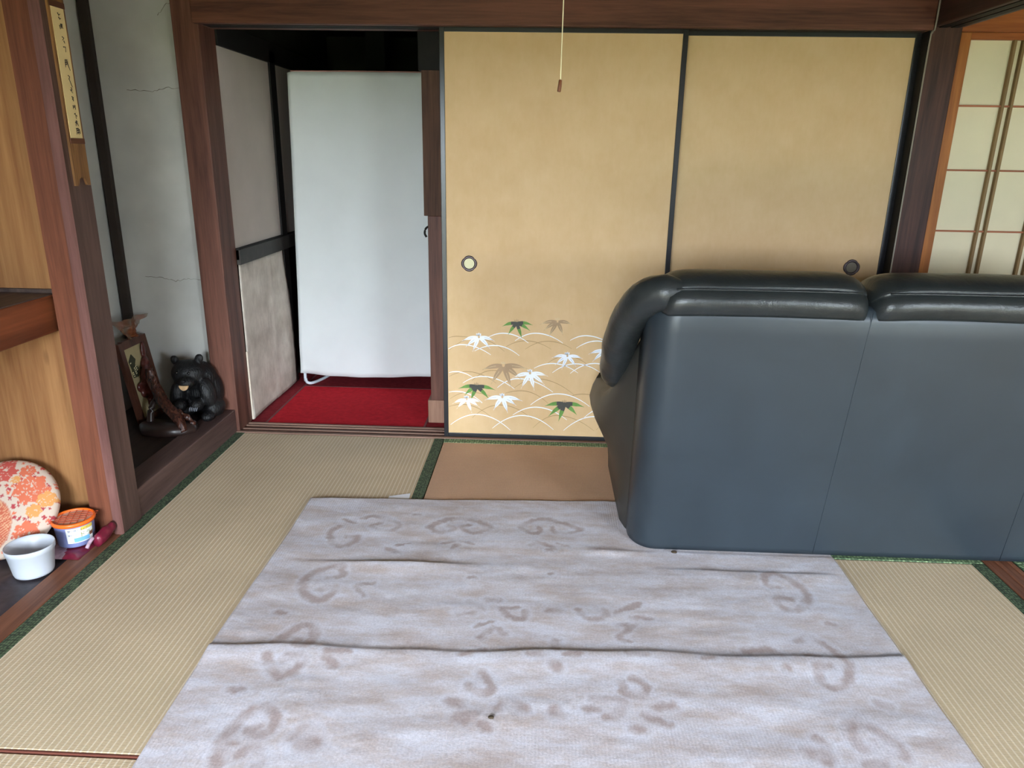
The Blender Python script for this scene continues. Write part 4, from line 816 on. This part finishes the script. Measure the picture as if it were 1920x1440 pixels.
big = [(0.086, 0.052, 0.048, ORA), (-0.012, 0.118, 0.038, COR), (0.062, 0.118, 0.022, ORA), (0.140, 0.020, 0.026, YEL), (0.110, -0.022, 0.022, YEL), (0.036, 0.085, 0.015, YEL), (-0.10, 0.07, 0.045, ORA), (0.10, -0.09, 0.035, ORA), (-0.06, -0.07, 0.028, YEL), (-0.035, -0.10, 0.028, COR)]
n1_ = fbm(A_+1, B_+1, 160, 51, 2); n2_ = fbm(A_+2, B_+2, 70, 52, 2); n3_ = fbm(A_+4, B_+4, 75, 53, 2)
for _ in range(330):
    qx, qy, r_, col = rs.uniform(-.17, .17), rs.uniform(-.17, .17), rs.uniform(0.003, 0.0062), rs.choice([COR, ROSE, ROSE, ORA])
    an = np.arctan2(B_-qy, A_-qx); cl[np.hypot(A_-qx, B_-qy) < r_*(1+0.35*np.cos(4*an+qx*90)+0.4*n1_)] = col
for qx, qy, r_, col in big:
    an = np.arctan2(B_-qy, A_-qx); dd = np.hypot(A_-qx, B_-qy)/(r_*(1+0.10*np.cos(7*an)+0.25*n2_))
    cl[dd < 1] = col; cl[(dd < 1) & (np.abs(n3_) < 0.028) & (dd > 0.15)] = CREAM; cl[(dd < 0.45) & (n1_ > 0.32)] = CREAM
bd = np.hypot(A_+0.052, B_+0.070); lat = (np.sin((A_+B_)*620) > 0.78) | (np.sin((A_-B_)*620) > 0.78)
cl[(bd > 0.058) & (bd < 0.106)] = np.array(lin((206, 150, 128))); band = (bd > 0.062) & (bd < 0.102); cl[band] = np.array(lin((200, 106, 82))); cl[band & lat] = np.array(lin((220, 168, 132)))
me.attributes['print'].data.foreach_set('color', cl.ravel().astype(np.float32))
m = bpy.data.materials.new('floral_cushion_cloth'); nt, N, L, b = nodes(m); at = N.new('ShaderNodeAttribute'); at.attribute_name = 'print'; L.new(at.outputs['Color'], b.inputs['Base Color']); b.inputs['Roughness'].default_value = 0.85; b.inputs['Specular IOR Level'].default_value = 0.1
n_ = coord_noise(nt, (1, 1, 1), 300, 2); add_bump(nt, b, n_.outputs[0], 0.2, 0.002)
tag(link('floor_cushion', me, m, None, True), 'round floor cushion with orange and cream floral print leaning in the near alcove', 'cushion')

# dehumidifier tub with an orange lattice lid
dx, dy = -1.535, 2.118
dh = thing('dehumidifier_tub', 'blue-grey moisture absorber tub with an orange lattice lid and white label', 'tub', (dx, dy, 0.016))
BLUE = plain('blue_grey_plastic', (128, 138, 186), 0.35, 0.5, 0.05, 20)
bm = bmesh.new(); lathe(bm, [(0.051, 0.018), (0.055, 0.022), (0.0605, 0.098), (0.0605, 0.100)], (dx, dy, 0), 40); from_bm('tub_body', bm, BLUE, dh, True)
ORP = plain('orange_plastic', (250, 112, 34), 0.35, 0.5, 0.04, 20)
bm = bmesh.new(); lathe(bm, [(0.0615, 0.094), (0.0650, 0.095), (0.0660, 0.102), (0.0645, 0.107), (0.0600, 0.108), (0.0585, 0.105), (0.0580, 0.100), (0.0615, 0.0945)], (dx, dy, 0), 48, False); lid = from_bm('lid_rim', bm, ORP, dh, True)
bm = bmesh.new(); lathe(bm, [(0.0584, 0.1003), (0.0582, 0.1012)], (dx, dy, 0), 40); from_bm('membrane', bm, plain('peach_membrane', (246, 200, 176), 0.7), lid)
for k in range(-2, 3):
    o_ = k*0.0195; hl = math.sqrt(0.0584**2-o_**2)
    bm = bmesh.new(); tube(bm, [(dx+o_*0.9-hl*0.35, dy+o_*0.42+hl*0.935, 0.1035), (dx+o_*0.95, dy+o_*0.34, 0.1045), (dx+o_*0.9+hl*0.35, dy+o_*0.42-hl*0.935, 0.1035)], 0.0010, 6); from_bm('lattice_bar', bm, plain('orange_bar', (214, 84, 36), 0.4), lid)
    bm = bmesh.new(); tube(bm, [(dx+o_*0.35-hl*0.935, dy+o_*0.935-hl*0.35, 0.1035), (dx+o_*0.35, dy+o_*0.935, 0.1045), (dx+o_*0.35+hl*0.935, dy+o_*0.935+hl*0.35, 0.1035)], 0.0009, 6); from_bm('lattice_bar', bm, MATS['orange_bar'], lid)
def rad_at(z): return 0.055+(z-0.022)/0.076*0.0055
def cyl_pt(a, z, off): r_ = rad_at(z)+off; return Vector((dx+r_*math.cos(a), dy+r_*math.sin(a), z))
def label_patch(name, a0, a1, zl, zh, off, mat, parent, n=14):
    bm = bmesh.new(); P = [[bm.verts.new(cyl_pt(a0+(a1-a0)*i/n, z, off)) for i in range(n+1)] for z in (zl, zh)]
    for i in range(n): bm.faces.new((P[0][i], P[0][i+1], P[1][i+1], P[1][i]))
    return from_bm(name, bm, mat, parent, True)
A0, A1 = math.radians(-82), math.radians(0)
lab = label_patch('label', A0, A1, 0.036, 0.090, 0.0006, plain('white_label', (238, 240, 236), 0.5), dh)
label_patch('label_yellow_band', math.radians(-40), A1, 0.078, 0.090, 0.0009, plain('label_yellow', (226, 200, 90), 0.5), lab, 8)
label_patch('label_blue_print', math.radians(-62), math.radians(-14), 0.039, 0.054, 0.0009, plain('label_sky', (120, 180, 220), 0.5), lab, 8)
label_patch('label_brown_print', math.radians(-14), A1, 0.050, 0.062, 0.0009, plain('label_brown', (128, 84, 66), 0.5), lab, 6)
def wrap_text(txt, a0, zc, size, mat, name, off):
    cu_ = bpy.data.curves.new(name, 'FONT'); cu_.body = txt; cu_.size = size; cu_.resolution_u = 2
    to = bpy.data.objects.new(name+'_tmp', cu_); COL.objects.link(to)
    dg = bpy.context.evaluated_depsgraph_get(); me_ = bpy.data.meshes.new_from_object(to.evaluated_get(dg))
    bpy.data.objects.remove(to); bpy.data.curves.remove(cu_)
    for v in me_.vertices: v.co = cyl_pt(a0+v.co.x/0.060, zc+v.co.y, off)
    me_.materials.clear(); return link(name, me_, mat, lab)
try:
    wrap_text('使い捨てタイプ', math.radians(-77), 0.0785, 0.0088, plain('label_ink', (60, 60, 110), 0.6), 'label_text', 0.0011)
    wrap_text('強力パワー', math.radians(-77), 0.0640, 0.0062, plain('label_ink_blue', (40, 60, 130), 0.6), 'label_text', 0.0011)
    wrap_text('ドライ', math.radians(-46), 0.0560, 0.0200, plain('label_olive', (136, 142, 46), 0.6), 'label_text', 0.0011)
except Exception as e: print('text', e)

# frosted empty tub
fx_, fy_ = -1.566, 1.945
ft = bmesh.new(); seg = 48
def ovr(a): return 1.0+0.02*math.cos(2*(a-0.5))
prof = [(0.048, 0.004), (0.053, 0.006), (0.0555, 0.014), (0.0645, 0.082), (0.0670, 0.084), (0.0680, 0.096), (0.0675, 0.101), (0.0660, 0.101), (0.0650, 0.087), (0.0625, 0.082), (0.0535, 0.014), (0.0500, 0.009), (0.028, 0.008)]
loft(ft, [[(fx_+r_*ovr(2*math.pi*i/seg)*math.cos(2*math.pi*i/seg), fy_+r_*ovr(2*math.pi*i/seg)*math.sin(2*math.pi*i/seg), z) for i in range(seg)] for r_, z in prof])
m = bpy.data.materials.new('frosted_plastic'); nt, N, L, b = nodes(m); b.inputs['Base Color'].default_value = lin((222, 228, 236)); b.inputs['Roughness'].default_value = 0.35; b.inputs['Subsurface Weight'].default_value = 0.0; b.inputs['Transmission Weight'].default_value = 0.25
n_ = coord_noise(nt, (1, 1, 1), 40, 2); add_bump(nt, b, n_.outputs[0], 0.03, 0.001)
tag(from_bm('frosted_tub', ft, m, None, True), 'empty frosted white plastic tub on the near alcove floor', 'tub')

# maroon wrapped parcel under and beside the orange-lidded tub
mb = thing('maroon_packet', 'crumpled maroon packet in clear wrap underneath the orange-lidded tub', 'packet', (-1.53, 2.12, 0.004))
MAR = plain('maroon_film', (112, 26, 48), 0.3, 0.5, 0.25, 40, 0.3); CLR = plain('cloudy_wrap', (176, 150, 164), 0.25, 0.6, 0.3, 60, 0.4)
bm = bmesh.new(); n1 = 22; g = []
for i in range(n1+1):
    for j in range(n1+1):
        u, v = i/n1, j/n1; x = -1.622+0.150*u; y = 2.020+0.172*v
        edge = min(u, 1-u, v, 1-v); z = 0.0045+0.0100*min(1, edge/0.16)+(0.003*mnoise.noise(Vector((u*9, v*9, 2))) if edge < 0.12 and edge > 0 else 0)
        x += 0.008*mnoise.noise(Vector((v*5, 1, u*3))); g.append(bm.verts.new((x, y, max(z, 0.0042))))
for i in range(n1):
    for j in range(n1): bm.faces.new((g[i*(n1+1)+j], g[(i+1)*(n1+1)+j], g[(i+1)*(n1+1)+j+1], g[i*(n1+1)+j+1]))
sh = from_bm('flat_packet', bm, [CLR, MAR], mb, True)
for p in sh.data.polygons: p.material_index = 1 if p.center.x > -1.535+0.25*(2.06-p.center.y) else 0
bm = bmesh.new(); rings = []
for k in range(9):
    t = k/8; yy = 2.095+0.086*t; s = 0.75+0.25*math.sin(math.pi*min(1, 0.15+t)); ring = []
    for i in range(14):
        a = 2*math.pi*i/14; ring.append((-1.452+0.006*t+0.016*s*math.cos(a)*(1+0.2*mnoise.noise(Vector((a, k*.6, 2)))), yy, 0.030+0.012*t+0.024*s*math.sin(a)*(1+0.2*mnoise.noise(Vector((a, k*.6, 7))))))
    rings.append(ring)
loft(bm, rings); from_bm('rolled_end', bm, MAR, mb, True)
bm = bmesh.new(); tube(bm, catmull([(-1.470, 2.066, 0.020), (-1.466, 2.078, 0.034), (-1.462, 2.095, 0.044)], 5), [0.006]*11, 8); from_bm('clear_fold', bm, CLR, mb, True)

# white slip at the rug's far edge, crumbs on the rug
bm = bmesh.new(); loft(bm, [[(-0.570, 2.5255, z), (-0.486, 2.512, z), (-0.492, 2.586, z), (-0.568, 2.556, z)] for z in (0.0018, 0.0026)]); tag(from_bm('paper_slip', bm, plain('white_paper', (244, 244, 250), 0.8, 0.1, 0.01)), 'white paper slip sticking out from the far rug edge', 'paper')
DB = plain('brown_crumb', (70, 58, 44), 0.8)
for lbl, (x, y, z, s) in (('small dark crumb lying on the rug right against the sofa back', (0.468, 2.186, 0.0155, 0.0075)), ('small dark crumb lying alone on the near half of the rug', (-0.091, 1.401, 0.0125, 0.0055))):
    bm = bmesh.new(); bmesh.ops.create_icosphere(bm, subdivisions=2, radius=1.0)
    for v in bm.verts: v.co = Vector((x+v.co.x*s*1.4, y+v.co.y*s, z+v.co.z*s*0.6))*1.0+Vector((1, 1, 0.5))*0.0015*mnoise.noise(v.co*2)
    tag(from_bm('crumb', bm, DB, None, True), lbl, 'crumb', 'crumbs on the rug')
